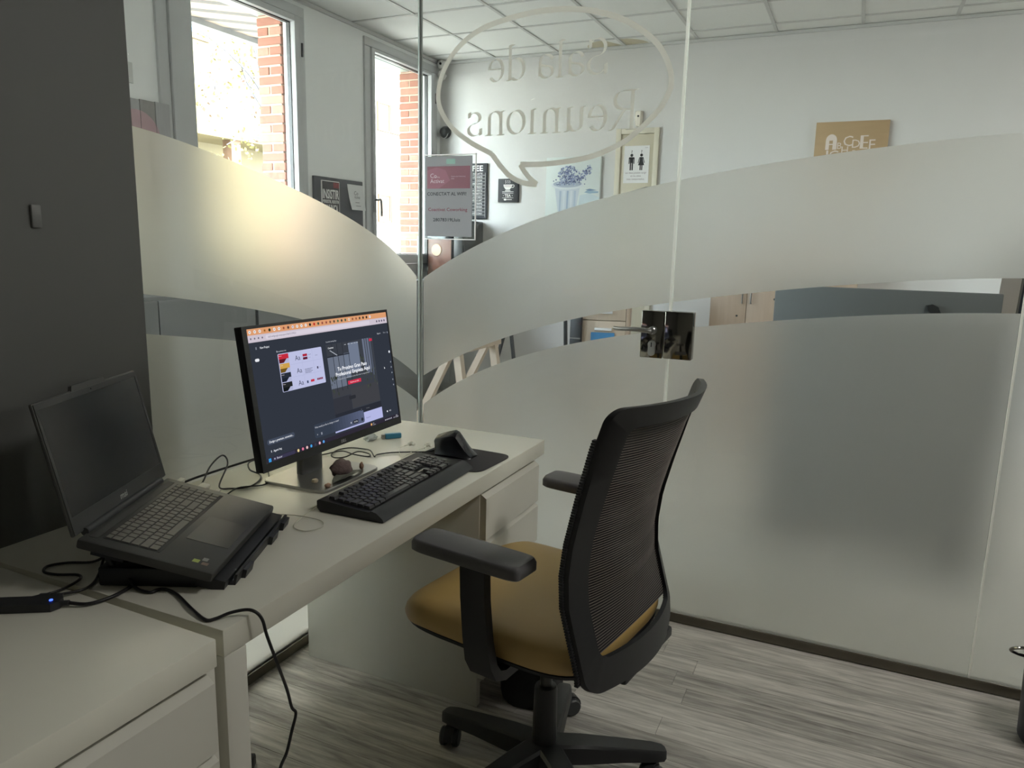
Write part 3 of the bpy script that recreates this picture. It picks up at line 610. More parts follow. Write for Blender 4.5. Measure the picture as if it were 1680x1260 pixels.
# ---------------------------------------------------------------- laptop and cooling stand
LW, LD, LH, LT, LYAW = .3605, .2475, .2485, .2536, .4349
la = thing('laptop', 'open black laptop with dark screen on a cooling stand at the left of the desk', 'laptop', (.2999, -1.6117, .8323), (0, LT, LYAW))
M_lap = pmat('laptop_black_plastic', rgb(66, 66, 64), 0.38, var=0.08, scale=12)
bs = MB().rbox(0, -LW / 2, -.019, LD, LW / 2, 0, .005).build('laptop_base', M_lap, la)
MB().rbox(.034, -.154, -.0005, .138, .157, .0004, .0002, 1).build('keyboard_well', pmat('laptop_key_well', rgb(36, 36, 36), .5, var=.03), bs, smooth=0)
lk_mesh = {}
M_lkey = pmat('laptop_key', rgb(104, 102, 96), .4, var=.05, scale=30)
def lkey(x0, x1, y0, y1):
    kk = (round(x1 - x0, 4), round(y1 - y0, 4))
    if kk not in lk_mesh: lk_mesh[kk] = MB().rbox(0, 0, 0, kk[0], kk[1], .0016, .0007, 1).build('key', M_lkey, la, (x0, y0, .0005), smooth=0)
    else: copy(lk_mesh[kk], la, (x0, y0, .0005))
rows = [[1] * 19, [1] * 13 + [2] + [1] * 4, [1.5] + [1] * 12 + [1.5] + [1] * 4, [1.8] + [1] * 11 + [2.2] + [1] * 4, [2.3] + [1] * 10 + [2.7] + [1] * 4, [1.3, 1, 1, 1.2, 5, 1, 1, 1, 1.5, 1.5, 1.5, 1, 1, 1]]
x = .0365
for ri, r in enumerate(rows):
    h = .0115 if ri == 0 else .0172; tot = sum(r); y = -.151; kx = .305 / tot
    for q in r:
        lkey(x, x + h - .0024, y + .001, y + q * kx - .0012); y += q * kx
    x += h
MB().rbox(.153, -.075, -.0002, .236, .042, .0006, .0003, 1).build('touchpad', pmat('laptop_touchpad', rgb(74, 74, 71), .3, var=.04), bs, smooth=0)
gr = MB(); gr.box(.012, -.16, 0, .026, .16, .0004).build('vent_strip', pmat('laptop_vent', rgb(56, 56, 55), .5, var=.03), bs, smooth=0)
MB().quad((.21, -.155, .0004), Y, -X, 0, 0, .012, .012).build('sticker', pmat('lime_sticker', rgb(150, 165, 70), .4, var=.1), bs, smooth=0)
MB().quad((.228, -.158, .0004), Y, -X, 0, 0, .01, .012).build('sticker', pmat('copper_sticker', rgb(120, 96, 84), .4, var=.1), bs, smooth=0)
MB().quad((.222, -.143, .0004), Y, -X, 0, 0, .012, .01).build('sticker', pmat('pale_sticker', rgb(128, 128, 124), .4, var=.1), bs, smooth=0)
hr = MB().lathe([(.0075, -.15), (.0075, .15)], (-.002, 0, .001), 12, 'y').build('hinge_bar', M_black2, bs)
lid_a = LT + .2181
lid = MB().rbox(-.009, -LW / 2, 0, -.002, LW / 2, LH, .003)
lid.prism([(-.062, LH - .004), (.062, LH - .004), (.055, LH + .008), (-.055, LH + .008)], -.009, -.002, 'x')
lid = lid.build('laptop_lid', M_lap, la, (-.002, 0, .002), rot=(0, -lid_a, 0))
fr = MB()
for q in ((-LW / 2 + .002, .003, -LW / 2 + .009, LH - .003), (LW / 2 - .009, .003, LW / 2 - .002, LH - .003), (-LW / 2 + .009, LH - .014, LW / 2 - .009, LH - .003), (-LW / 2 + .009, .003, LW / 2 - .009, .034)): fr.box(-.002, q[0], q[1], -.0005, q[2], q[3])
fr.build('bezel', pmat('laptop_bezel', rgb(52, 53, 53), .4, var=.03), lid, smooth=0)
MB().box(-.002, -LW / 2 + .009, .034, -.0012, LW / 2 - .009, LH - .014).build('screen', pmat('dark_laptop_screen', rgb(34, 36, 38), .25, var=.05, scale=8), lid, smooth=0)
MB().text('msi', (0, -.012, .013), Y, Z, .0125, -.0003, width=.026, bold=.012, italic=.15).build('logo', pmat('grey_logo_laptop', rgb(175, 175, 172), .4, var=.02), lid, smooth=0)
MB().lathe([(.0016, -.0006), (.0016, -.0003)], (0, 0, LH - .008), 10, 'x').build('webcam', M_bglossy, lid)
# cooling stand
st = thing('laptop_stand', 'black plastic laptop cooling stand with slotted tilted tray on white desk', 'stand', (.2999, -1.6117, .7305), (0, 0, LYAW))
dz = .8323 - .7305
tr = MB()
def T(x, n): return (x * math.cos(LT) + n * math.sin(LT), dz - x * math.sin(LT) + n * math.cos(LT))
def slab(m, x0, x1, y0, y1, n0, n1):
    m.prism([T(x0, n0), T(x1, n0), T(x1, n1), T(x0, n1)], y0, y1, 'y')
slab(tr, .015, .075, -.15, .165, -.040, -.0205); slab(tr, .215, .268, -.16, .185, -.042, -.0205)
slab(tr, .075, .215, -.115, -.085, -.036, -.0205); slab(tr, .075, .215, .14, .185, -.042, -.0205)
tr = tr.build('tray', M_black, st, smooth=20)
for i in range(9):
    m = MB(); y = -.12 + i * .0315; slab(m, .07, .22, y, y + .012, -.034, -.024); m.build('tray_slat', M_black, st, smooth=0)
m = MB(); slab(m, .268, .281, -.14, .175, -.038, -.030); slab(m, .276, .281, -.14, .175, -.030, -.012); m.build('front_lip', M_black, st, smooth=20)
for y in (-.11, .05, .13): m = MB(); slab(m, .281, .289, y, y + .04, -.040, -.014); m.build('stopper', M_black2, st, smooth=20)
bf = MB()
bf.rbox(.018, -.155, 0, .20, -.125, .036, .004).rbox(.018, .12, 0, .20, .165, .036, .004).rbox(.018, -.125, 0, .05, .12, .036, .004).rbox(.16, -.105, 0, .20, .12, .02, .004)
bf.build('stand_base', M_black, st)
MB().rbox(.05, -.115, .022, .13, -.03, .028, .002).build('fan_cover', pmat('blue_grey_panel', rgb(84, 92, 108), .4, var=.06), st)
for y in (-.14, .14):
    MB().tube([(.04, y, .033), (.03, y, dz - .052)], .006).build('support_arm', M_black2, st)
MB().prism([(.17, .015), (.235, .015), (.215, .035), (.18, .035)], -.13, .15, 'y').build('front_foot', M_black, st, smooth=20)

# ---------------------------------------------------------------- keyboard, mouse, mat
kb = thing('keyboard', 'black full size keyboard with wrist rest in front of the monitor', 'keyboard', (.566, -1.012, .7305), (0, 0, .03))
prof = [(-.094, .008), (-.094, .026), (-.088, .030), (.05, .020), (.056, .022), (.070, .020), (.088, .009), (.092, .002), (.08, .0), (-.085, .0)]
MB().prism([(a, c) for a, c in prof], -.232, .232, 'y').build('keyboard_body', M_black, kb, smooth=40)
wr = [(.052, .019), (.058, .0245), (.072, .022), (.089, .010), (.093, .003), (.089, .0005), (.052, .012)]
MB().prism(wr, -.2335, .2335, 'y').build('wrist_rest', pmat('dark_wrist_rest', rgb(50, 52, 55), .5, var=.05, scale=40), kb, smooth=40)
KM = {}
M_key = pmat('black_key', rgb(66, 66, 66), .3, var=.06, scale=40)
def key(x0, x1, y0, y1):
    kk = (round(x1 - x0, 4), round(y1 - y0, 4)); z = .030 - (x0 + .088) * .0725 + .0003
    if kk not in KM:
        a, c = kk; m = MB(); e = .0022
        m.add([(0, 0, 0), (a, 0, 0), (a, c, 0), (0, c, 0), (e * .4, e, .0065), (a - e * 1.2, e, .006), (a - e * 1.2, c - e, .006), (e * .4, c - e, .0065)], [(3, 2, 1, 0), (4, 5, 6, 7), (0, 1, 5, 4), (1, 2, 6, 5), (2, 3, 7, 6), (3, 0, 4, 7)])
        KM[kk] = m.build('key', M_key, kb, (x0, y0, z), smooth=0)
    else: copy(KM[kk], kb, (x0, y0, z))
u = .0187; kr = [-.070, -.046, -.0275, -.009, .0095, .028]
main = [[1, -1, 1, 1, 1, 1, -.5, 1, 1, 1, 1, -.5, 1, 1, 1, 1], [1] * 13 + [2], [1.5] + [1] * 12 + [1.5], [1.75] + [1] * 11 + [2.25], [1.25] + [1] * 11 + [2.75], [1.25, 1.25, 1.25, 6.25, 1.25, 1.25, 1.25, 1.25]]
for x, row in zip(kr, main):
    y = -.218
    for q in row:
        if q > 0: key(x, x + .0168, y + .0008, y + q * u - .0011)
        y += abs(q) * u
for x, row in zip(kr, ([1, 1, 1], [1, 1, 1], [1, 1, 1], [], [0, 1, 0], [1, 1, 1])):
    for i, q in enumerate(row):
        if q: key(x, x + .0168, .072 + i * u, .072 + (i + 1) * u - .002)
for x, row in zip(kr[1:], ([1, 1, 1, 1], [1, 1, 1, 1], [1, 1, 1, 0], [1, 1, 1, 1], [2, 0, 1, 0])):
    y = .136
    for i, q in enumerate(row):
        if q: key(x, x + .0168, y + i * u, y + (i + q) * u - .002)
for x, y in ((-.058, .17), (.002, .098)):
    MB().rquad((x, y, .0302 - (x + .088) * .0725), Y, -X, -.018, -.003, .018, .003, .001, .0004).build('badge', pmat('silver_badge', rgb(165, 163, 156), .3, .5, var=.04), kb, smooth=0)
for y in (-.2, .2): MB().box(-.09, y - .02, -.0, -.075, y + .02, .01).build('foot', M_black2, kb, smooth=0)
mp_ = thing('mouse_mat', 'thin black cloth mouse mat with rounded corners at the far end of the desk', 'mouse mat', (.562, -.690, .7302), (0, 0, -.05))
MB().rings([[(p[0], p[1], z) for p in selip(0, 0, .125, .105, 0, 7, 48)] for z in (0, .003)]).build('mat_cloth', pmat('dark_mat_cloth', rgb(52, 50, 53), .85, var=.06, scale=200, bump=.2), mp_, smooth=0)
ms = thing('mouse', 'tall black ergonomic vertical mouse with a cable on the black mat', 'mouse', (.537, -.672, .7333), (0, 0, .0))
# cross sections along the mouse, front (-x) to palm (+x): tall thumb wall towards -y, slope towards +y
def msec(x, sc, hgt):
    return [(x + b_ * hgt, a * sc, h * hgt) for a, h, b_ in ((-.036, 0, 0), (-.040, .006, 0), (-.035, .022, 0), (-.033, .044, -.002), (-.034, .060, -.004), (-.030, .064, -.005), (-.010, .073, -.006), (-.004, .072, -.005), (.010, .058, -.003), (.026, .036, 0), (.042, .014, 0), (.046, .004, 0), (.042, 0, 0))]
sec = [msec(-.058, .60, .46), msec(-.056, .82, .70), msec(-.050, .95, .80), msec(-.030, 1.0, .92), msec(-.006, 1.02, 1.03), msec(.012, 1.02, 1.10), msec(.022, 1.0, 1.04), msec(.036, .95, .72), msec(.048, .88, .42), msec(.058, .75, .2), msec(.064, .55, .09)]
mb_ = MB().rings(sec).build('mouse_body', pmat('mouse_black', rgb(38, 40, 43), .26, var=.06, scale=60), ms, smooth=32)
MB().rings([[(a * 1.03, y * 1.03, z) for a, y in ((-.054, -.024), (-.046, -.036), (.02, -.038), (.046, -.032), (.062, -.014), (.062, .016), (.046, .036), (.0, .045), (-.046, .04), (-.056, .02))] for z in (.0, .004)]).build('mouse_sole', M_bglossy, ms, smooth=0)
MB().lathe([(.007, -.003), (.0085, -.001), (.0085, .001), (.007, .003)], (-.047, .012, .041), 18, 'y').build('scroll_wheel', M_rubber, ms)

# ---------------------------------------------------------------- small things on the desk
def stone(name, label, cat, loc, dims, mat, seed, rot=0, rough=.25, freq=2.4, group=None):
    rnd = random.Random(seed); bm = bmesh.new(); bmesh.ops.create_icosphere(bm, subdivisions=3, radius=1)
    from mathutils import noise
    for v in bm.verts:
        n = noise.noise(v.co * freq + Vector((seed * 3.1, seed, 0))) * rough + noise.noise(v.co * freq * 3 + Vector((seed, 0, 5))) * rough * .4
        v.co *= 1 + n
        v.co.z = max(v.co.z, -.75)
        v.co = Vector((v.co.x * dims[0], v.co.y * dims[1], (v.co.z + .75) * dims[2]))
    m = MB(); m.bm(bm); o = m.build(name, mat, None, loc, 60, rot=(0, 0, rot)); return tag(o, label, cat, group)
M_rock = pmat('pumice_rock', rgb(112, 96, 94), .9, var=.35, scale=160, bump=1.0)
M_shell = pmat('cream_shell', rgb(196, 184, 160), .6, var=.2, scale=90, bump=.3)
M_shellb = pmat('brown_shell', rgb(150, 120, 100), .6, var=.3, scale=120, bump=.3)
ZB = .7305 + .0084
stone('rock', 'rough purplish grey rock on the monitor stand base', 'rock', (.372, -1.012, ZB), (.027, .038, .0245), M_rock, 3, .2, .22, 1.6)
stone('pebble', 'cream shell fragment alone on the near left of the stand base', 'pebble', (.352, -1.098, ZB), (.008, .009, .006), M_shell, 5)
stone('pebble', 'tan and white shell fragment near the front edge of the stand base', 'pebble', (.404, -1.112, ZB), (.007, .010, .0055), M_shellb, 6)
stone('pebble', 'small pale snail shell leaning behind the purplish rock', 'pebble', (.338, -.966, ZB), (.009, .011, .011), M_shell, 8)
stone('pebble', 'little brown cone shell standing upright right of the rock', 'pebble', (.384, -.938, ZB), (.006, .006, .0105), M_shellb, 9)
lf = MB(); n = 14; vs = []
for i in range(n + 1):
    t = i / n; w = .019 * math.sin(PI * t ** .8) + .0005; h = .004 + .012 * math.sin(PI * t) * .6
    vs += [(-w, t * .125, h + .004), (0, t * .125, h - .001), (w, t * .125, h + .004)]
lf.add(vs, [(3 * i + j, 3 * i + j + 1, 3 * i + j + 4, 3 * i + j + 3) for i in range(n) for j in (0, 1)])
lf = lf.build('leaf', pmat('dry_grey_leaf', rgb(112, 114, 104), .6, var=.15, scale=60, bump=.4), None, (.398, -1.085, ZB - .003), 0, rot=(0, 0, -.02))
so = lf.modifiers.new('thickness', 'SOLIDIFY'); so.thickness = .0008
tag(lf, 'grey dried leaf lying on the stand base beside the keyboard', 'leaf')
# highlighter with crumpled wrapper
hl = thing('highlighter', 'teal plastic lighter lying at the back of the desk behind the monitor', 'lighter', (.25, -.605, .7395), (0, 0, .86))
MB().rbox(-.012, -.0085, -.0085, .042, .0085, .0085, .003).build('lighter_body', pmat('teal_plastic', rgb(44, 112, 140), .3, var=.05), hl)
MB().rbox(-.024, -.007, -.007, -.012, .007, .007, .002).build('lighter_head', M_steel, hl)
stone('wrapper', 'crumpled clear plastic wrapper beside the teal lighter', 'wrapper', (.208, -.648, .7305), (.018, .022, .011), pmat('crumpled_film', rgb(170, 176, 172), .25, var=.25, scale=120, bump=.8), 11, 0, .5, 3.0)
# earphones
M_ear = pmat('white_earphone', rgb(205, 204, 190), .4, var=.03)
ep = thing('earphones', 'white wired earphones lying loose behind the keyboard', 'earphones', (.4, -.7, .7305))
def rel(P, o): return [tuple(Vector(p) - Vector(o)) for p in P]
EO = (.4, -.7, .7305)
for (bx, by), dr in (((.362, -.650), (-.6, -.8)), ((.415, -.636), (.2, -1))):
    e = MB().lathe([(0, .010), (.006, .008), (.0075, .002), (.007, -.004), (.004, -.009), (0, -.010)], (bx - EO[0], by - EO[1], .0095), 14, 'y')
    e.lathe([(0, .008), (.0045, .008), (.005, .002), (.0035, 0)], (bx - EO[0] + .007, by - EO[1], .008), 12, 'x')
    e.build('earbud', M_ear, ep)
    MB().tube([(bx - EO[0], by - EO[1] - .006, .008), (bx - EO[0] + dr[0] * .02, by - EO[1] + dr[1] * .022, .004)], .0022).build('earbud_stem', M_ear, ep)
for k2, P in enumerate(([(.350, -.668, .735), (.352, -.70, .733), (.385, -.745, .7325), (.43, -.80, .7325), (.455, -.84, .7325), (.470, -.90, .733)], [(.419, -.660, .735), (.405, -.70, .7325), (.408, -.75, .7325), (.425, -.805, .7345), (.452, -.85, .7345), (.462, -.92, .733), (.45, -1.0, .7325), (.44, -1.12, .7325), (.462, -1.24, .7325), (.475, -1.29, .7325), (.50, -1.352, .7325), (.54, -1.362, .7325), (.557, -1.326, .7325), (.532, -1.297, .7325), (.48, -1.298, .7345), (.43, -1.306, .7325), (.40, -1.318, .7325), (.378, -1.345, .7325)])):
    MB().tube(rel(P, EO), .0012, 6, 8).build('earphone_cord', M_ear, ep)
def cable(name, label, P, r=.0022, mat=None, sm=8):
    o = Vector(P[0]); m = MB().tube([Vector(p) - o for p in P], r, 8, sm).build(name, mat or M_rubber, None, P[0], 60)
    return tag(m, label, 'cable')
zc = .7328
cable('mouse_cable', 'thin black mouse cable bunched in loops right of the monitor foot', [(.480, -.672, .742), (.462, -.672, zc + .004), (.443, -.685, zc), (.395, -.715, zc), (.352, -.748, zc), (.330, -.785, zc), (.345, -.82, .7375), (.30, -.775, .738), (.262, -.752, zc), (.215, -.762, zc), (.196, -.80, zc), (.21, -.85, zc), (.24, -.872, zc), (.262, -.85, zc), (.27, -.80, .7375), (.305, -.79, zc), (.318, -.815, zc), (.28, -.83, .7375), (.225, -.82, .738), (.19, -.86, zc), (.17, -.9, zc)], .0019)
cable('mains_cable', 'black cable running along the back edge of the desk to the laptop', [(.19, -1.50, .80), (.12, -1.42, .762), (.07, -1.33, .737), (.045, -1.23, .735), (.045, -1.13, .735), (.050, -1.03, .735), (.058, -.98, .735), (.085, -.93, .735), (.15, -.90, .735)], .0033)
cable('video_cable', 'thin black cable arching up behind the laptop towards the monitor', [(.235, -1.435, .815), (.175, -1.36, .765), (.115, -1.26, .738), (.080, -1.19, .768), (.062, -1.13, .780), (.09, -1.14, .762), (.145, -1.225, zc), (.185, -1.225, zc), (.215, -1.195, zc), (.20, -1.14, zc), (.165, -1.10, zc), (.12, -1.09, .7365), (.075, -1.045, .740), (.075, -.99, .7365), (.12, -.955, .7365)], .0022)
cable('data_cable', 'second thin black cable curving between laptop and monitor foot', [(.265, -1.40, .80), (.25, -1.35, .755), (.215, -1.28, zc), (.205, -1.22, .7365), (.235, -1.165, zc), (.215, -1.12, zc), (.16, -1.065, .7365), (.11, -1.03, zc)], .002)
# plugs on the far side of the laptop
Fv, Sv = Vector((math.cos(LYAW), math.sin(LYAW), 0)), Vector((-math.sin(LYAW), math.cos(LYAW), 0))
def plug(name, label, x, n, l, w, h, mat):
    p_ = Vector((.2999, -1.6117, .8323)) + Vector((math.cos(LT) * Fv.x, math.cos(LT) * Fv.y, -math.sin(LT))) * x + Sv * (LW / 2)
    o = MB().rbox(-w / 2, .001, -h / 2, w / 2, l, h / 2, .002).tube([(0, l, 0), (0, l + .012, -.003)], .003)
    o = o.build(name, mat, None, (p_.x, p_.y, p_.z - .010), rot=(0, LT, LYAW)); return tag(o, label, 'plug')
plug('power_plug', 'white and black plug at the far rear corner of the laptop', .022, 0, .030, .012, .011, M_ear)
plug('video_plug', 'white video plug in the far side of the laptop', .075, 0, .034, .02, .010, M_ear)
plug('data_plug', 'small grey plug beside the white video plug', .108, 0, .022, .012, .007, M_steel)
# hub with cables on the second desk
hb = thing('usb_hub', 'flat black data hub with a glowing blue light on the near desk', 'hub', (.345, -1.86, .7305), (0, 0, .56))
MB().prism([(-.075, -.018), (.052, -.018), (.062, -.006), (.062, .010), (.05, .02), (.018, .024), (.008, .017), (-.075, .017)], 0, .014, 'z').build('hub_body', M_black, hb, smooth=20)
MB().rbox(.012, .017, .003, .03, .036, .011, .002).build('hub_plug', M_black2, hb)
MB().rbox(.036, .016, .003, .052, .034, .011, .002).build('hub_plug', M_black2, hb)
MB().tube([(.058, .0, .007), (.075, .0, .007)], .005, 10).build('hub_plug', M_black2, hb)
MB().lathe([(0, .0158), (.0028, .0155), (.0032, .014)], (.047, -.002, 0), 12).build('led', emat('blue_led', (.05, .12, 1, 1), 3.0), hb)
cable('hub_cable', 'black cable looping left from the hub up to the laptop', [(.344, -1.818, .7375), (.345, -1.79, .735), (.333, -1.748, .7335), (.312, -1.735, .7335), (.275, -1.752, .7335), (.243, -1.755, .7335), (.226, -1.735, .7335), (.245, -1.708, .7335), (.29, -1.683, .736), (.318, -1.668, .76), (.325, -1.66, .785)], .0026)
cable('hub_cable', 'black cable crossing from the hub to the back of the cooling stand', [(.364, -1.808, .7375), (.378, -1.775, .735), (.368, -1.745, .7335), (.345, -1.715, .7375), (.322, -1.690, .745), (.322, -1.672, .775)], .0026)
cable('hub_cable', 'thick black cable bending right from the hub under the stand', [(.4085, -1.820, .7375), (.434, -1.805, .7345), (.447, -1.775, .7345), (.445, -1.738, .7345), (.435, -1.705, .735), (.43, -1.70, .740), (.425, -1.69, .752)], .0034)
cable('power_cable', 'long black cable crossing the desk and hanging off its front to the floor', [(.372, -1.70, .790), (.40, -1.705, .765), (.45, -1.725, .738), (.488, -1.724, zc), (.494, -1.706, zc), (.515, -1.702, zc), (.55, -1.712, .7335), (.61, -1.738, .735), (.655, -1.752, .7335), (.668, -1.742, .734), (.68, -1.722, .738), (.70, -1.706, .741), (.716, -1.70, .738), (.724, -1.693, .722), (.726, -1.686, .69), (.728, -1.667, .63), (.726, -1.642, .562), (.727, -1.632, .52), (.729, -1.624, .503), (.727, -1.634, .472), (.728, -1.65, .44), (.728, -1.675, .40), (.722, -1.68, .25), (.70, -1.66, .08), (.66, -1.60, .005), (.56, -1.5, .004)], .0029)
# black bits on the floor
pa = MB().rbox(0, 0, 0, .12, .055, .032, .006).build('power_adapter', M_black, None, (.196, -1.375, .001), rot=(0, 0, .5)); tag(pa, 'black power adapter brick on the floor under the white desk', 'adapter')

# ---------------------------------------------------------------- swivel chair
CO, CF = Vector((.98, -.992, 0)), math.radians(171)
chn = thing('office_chair', 'black mesh back swivel chair with mustard yellow seat and armrests', 'chair', CO, (0, 0, CF))
M_seat = pmat('mustard_leatherette', rgb(186, 156, 96), .42, var=.05, scale=8, bump=.08)
rings_ = []
for s_, z in ((.90, .468), (.985, .472), (1, .486), (1, .506), (.985, .520), (.95, .530), (.86, .537), (.6, .540), (.3, .540), (.02, .540)):
    ring = []
    for p_ in selip(.045, 0, .272 * s_, .248 * s_, 0, 4.8, 56):
        dzf = -.030 * max(0, (p_[0] - .2) / .1) ** 1.5 if z > .5 else -.012 * max(0, (p_[0] - .2) / .1)
        ring.append((p_[0], p_[1], z + dzf - .012 * (z > .515) * (1 - abs(p_[1]) / .248) * 0 ))
    rings_.append(ring)
MB().rings(rings_).build('seat', M_seat, chn, smooth=60)
MB().rings([[(p_[0], p_[1], z) for p_ in selip(.042, 0, .270 * s_, .248 * s_, 0, 4.8, 48)] for s_, z in ((.6, .44), (.9, .452), (.985, .462), (.985, .469))]).build('seat_pan', M_black, chn, smooth=40)
def ez(z):
    T_ = [(.38, -.20), (.42, -.208), (.45, -.216), (.49, -.213), (.56, -.192), (.63, -.172), (.70, -.168), (.77, -.176), (.87, -.198), (.98, -.226), (1.06, -.252), (1.1, -.266)]
    return float(np.interp(z, [t[0] for t in T_], [t[1] for t in T_]))
def bk(l, z, kx=None):
    if kx is None: kx = .055 + .022 * max(0, min(1, (z - .8) / .25))
    return ez(z) - kx * (1 - (l / .24) ** 2)
def loop_n(hw, z0, z1, rt, rb):
    P = []
    def seg(a, b_, n): 
        for i in range(n): P.append((a[0] + (b_[0] - a[0]) * i / n, a[1] + (b_[1] - a[1]) * i / n))
    def cor(cx, cz, r, a0, n=8):
        for i in range(n): a = math.radians(a0 + 90 * i / n); P.append((cx + r * math.cos(a), cz + r * math.sin(a)))
    seg((hw, z0 + rb), (hw, z1 - rt), 16); cor(hw - rt, z1 - rt, rt, 0); seg((hw - rt, z1), (-hw + rt, z1), 12); cor(-hw + rt, z1 - rt, rt, 90)
    seg((-hw, z1 - rt), (-hw, z0 + rb), 16); cor(-hw + rb, z0 + rb, rb, 180); seg((-hw + rb, z0), (hw - rb, z0), 12); cor(hw - rb, z0 + rb, rb, 270)
    return P
Lo = loop_n(.236, .440, 1.064, .03, .055); Li = loop_n(.184, .512, 1.020, .02, .025)
fm = MB(); vs = []
for (lo_, zo), (li_, zi) in zip(Lo, Li):
    fo, fi = bk(lo_, zo) + .005, bk(li_, zi) + .005
    vs += [(fo, lo_, zo), (fo - .014, lo_ * .985, zo), (fi - .013, li_, zi), (fi - .002, li_, zi)]
n = len(Lo); fs = []
for i in range(n):
    j = (i + 1) % n
    for a in range(4): fs.append((4 * i + a, 4 * j + a, 4 * j + (a + 1) % 4, 4 * i + (a + 1) % 4))
fm.add(vs, fs); fm.build('back_frame', M_black, chn, smooth=50)
# mesh cloth: dark sheet and pale ribs
def mk(l, z):
    kx = .055 + .022 * max(0, min(1, (z - .8) / .25)); s_ = min(1, max(.1, (z - .50) / .16))
    return bk(.186, z) - kx * .601 * s_ * (1 - (l / .186) ** 2) + .002
sh = MB(); nz_, nl = 40, 12; vs = []
for i in range(nz_ + 1):
    z = .514 + (1.035 - .514) * i / nz_
    for j in range(nl + 1): l = -.188 + .376 * j / nl; vs.append((mk(l, z) + .003, l, z))
sh.add(vs, [(i * (nl + 1) + j, i * (nl + 1) + j + 1, (i + 1) * (nl + 1) + j + 1, (i + 1) * (nl + 1) + j) for i in range(nz_) for j in range(nl)])
def mesh_cloth():
    m = bpy.data.materials.new('black_mesh_cloth'); m.use_nodes = True; nt = m.node_tree; b = nt.nodes['Principled BSDF']
    b.inputs['Base Color'].default_value = rgb(34, 33, 33); b.inputs['Roughness'].default_value = .9
    o = nt.nodes['Material Output']; t = nt.nodes.new('ShaderNodeBsdfTransparent'); mx = nt.nodes.new('ShaderNodeMixShader'); mx.inputs[0].default_value = .97
    nt.links.new(t.outputs[0], mx.inputs[1]); nt.links.new(b.outputs[0], mx.inputs[2]); nt.links.new(mx.outputs[0], o.inputs[0]); return m
sh = sh.build('back_mesh', mesh_cloth(), chn, smooth=0)
rb_ = MB(); z = .516
while z < 1.022:
    for j in range(nl):
        a, c = -.185 + .37 * j / nl, -.185 + .37 * (j + 1) / nl; fa, fc = mk(a, z) - .0005, mk(c, z) - .0005
        rb_.add([(fa, a, z), (fc, c, z), (fc - .0008, c, z + .0011), (fa - .0008, a, z + .0011), (fc, c, z + .0022), (fa, a, z + .0022)], [(0, 1, 2, 3), (3, 2, 4, 5)])
    z += .0059
rb_.build('mesh_ribs', pmat('taupe_thread', rgb(100, 92, 87), .7, var=.08), chn, smooth=0, kind='stuff')
ed = MB(); z = .47
while z < 1.0:     # knurled cloth edge wrapped round the front of the frame
    for s_ in (-1, 1):
        f = bk(.24, z); ed.box(f - .001, s_ * .236 - .006, z, f + .008, s_ * .236 + .006, z + .004)
    z += .0059
ed.build('mesh_edging', M_black, chn, smooth=0, kind='stuff')
for l0, l1 in ((.0, .105), (-.165, -.075)): MB().rbox(-.262, l0, .418, -.225, l1, .447, .008).build('frame_lug', M_black, chn)
MB().prism([(-.255, .43), (-.225, .405), (-.05, .43), (-.02, .455), (-.05, .458), (-.2, .455)], -.045, .045, 'y').build('back_arm', M_black, chn, smooth=30)
MB().rbox(-.12, -.07, .405, .10, .07, .445, .01).build('tilt_mechanism', M_black, chn)
MB().tube([(.02, -.06, .425), (.02, -.20, .425), (.02, -.24, .42)], .006, 10, 3).build('height_lever', M_black, chn)
for s_ in (1, -1):
    ap = MB().rings([[(p_[0], p_[1], z) for p_ in selip(.033, s_ * .277, .143 * k2 if k2 > .96 else .143 - .045 * (1 - k2), .045 * k2, 0, 8, 48)] for k2, z in ((.9, .699), (1, .703), (1, .719), (.97, .726), (.88, .729))])
    ap.build('armrest_pad', pmat('soft_black_armrest', rgb(94, 93, 94), .5, var=.04, scale=60, bump=.08), chn, smooth=50)
    po = MB()
    R4 = []
    path = [(.285, .700, 0), (.287, .62, 0), (.288, .53, 0), (.286, .475, 0), (.274, .450, 45), (.245, .438, 90), (.12, .440, 90), (.05, .440, 90)]
    fw_ = [(-.012, .052), (-.016, .048), (-.026, .040), (-.036, .034), (-.04, .03), (-.04, .03), (-.04, .03), (-.04, .03)]
    for (l, z, a), (f0, f1) in zip(path, fw_):
        ca, sa = math.cos(math.radians(a)) * .012, math.sin(math.radians(a)) * .012
        R4.append([(f0, s_ * (l - ca), z + sa), (f1, s_ * (l - ca), z + sa), (f1, s_ * (l + ca), z - sa), (f0, s_ * (l + ca), z - sa)])
    po.rings(R4).build('armrest_post', M_black, chn, smooth=40)
MB().lathe([(.034, .095), (.031, .16), (.029, .265), (.027, .272), (.019, .273)], (0, 0, 0), 24).build('column_sleeve', M_black, chn)
MB().lathe([(.0155, .26), (.0155, .42)], (0, 0, 0), 20).build('gas_piston', pmat('dark_steel', rgb(70, 70, 70), .3, .8, var=.03), chn)
hub_ = MB().lathe([(.0, .055), (.050, .056), (.055, .07), (.055, .105), (.045, .118), (.034, .12)], (0, 0, 0), 30).build('base_hub', M_black, chn)
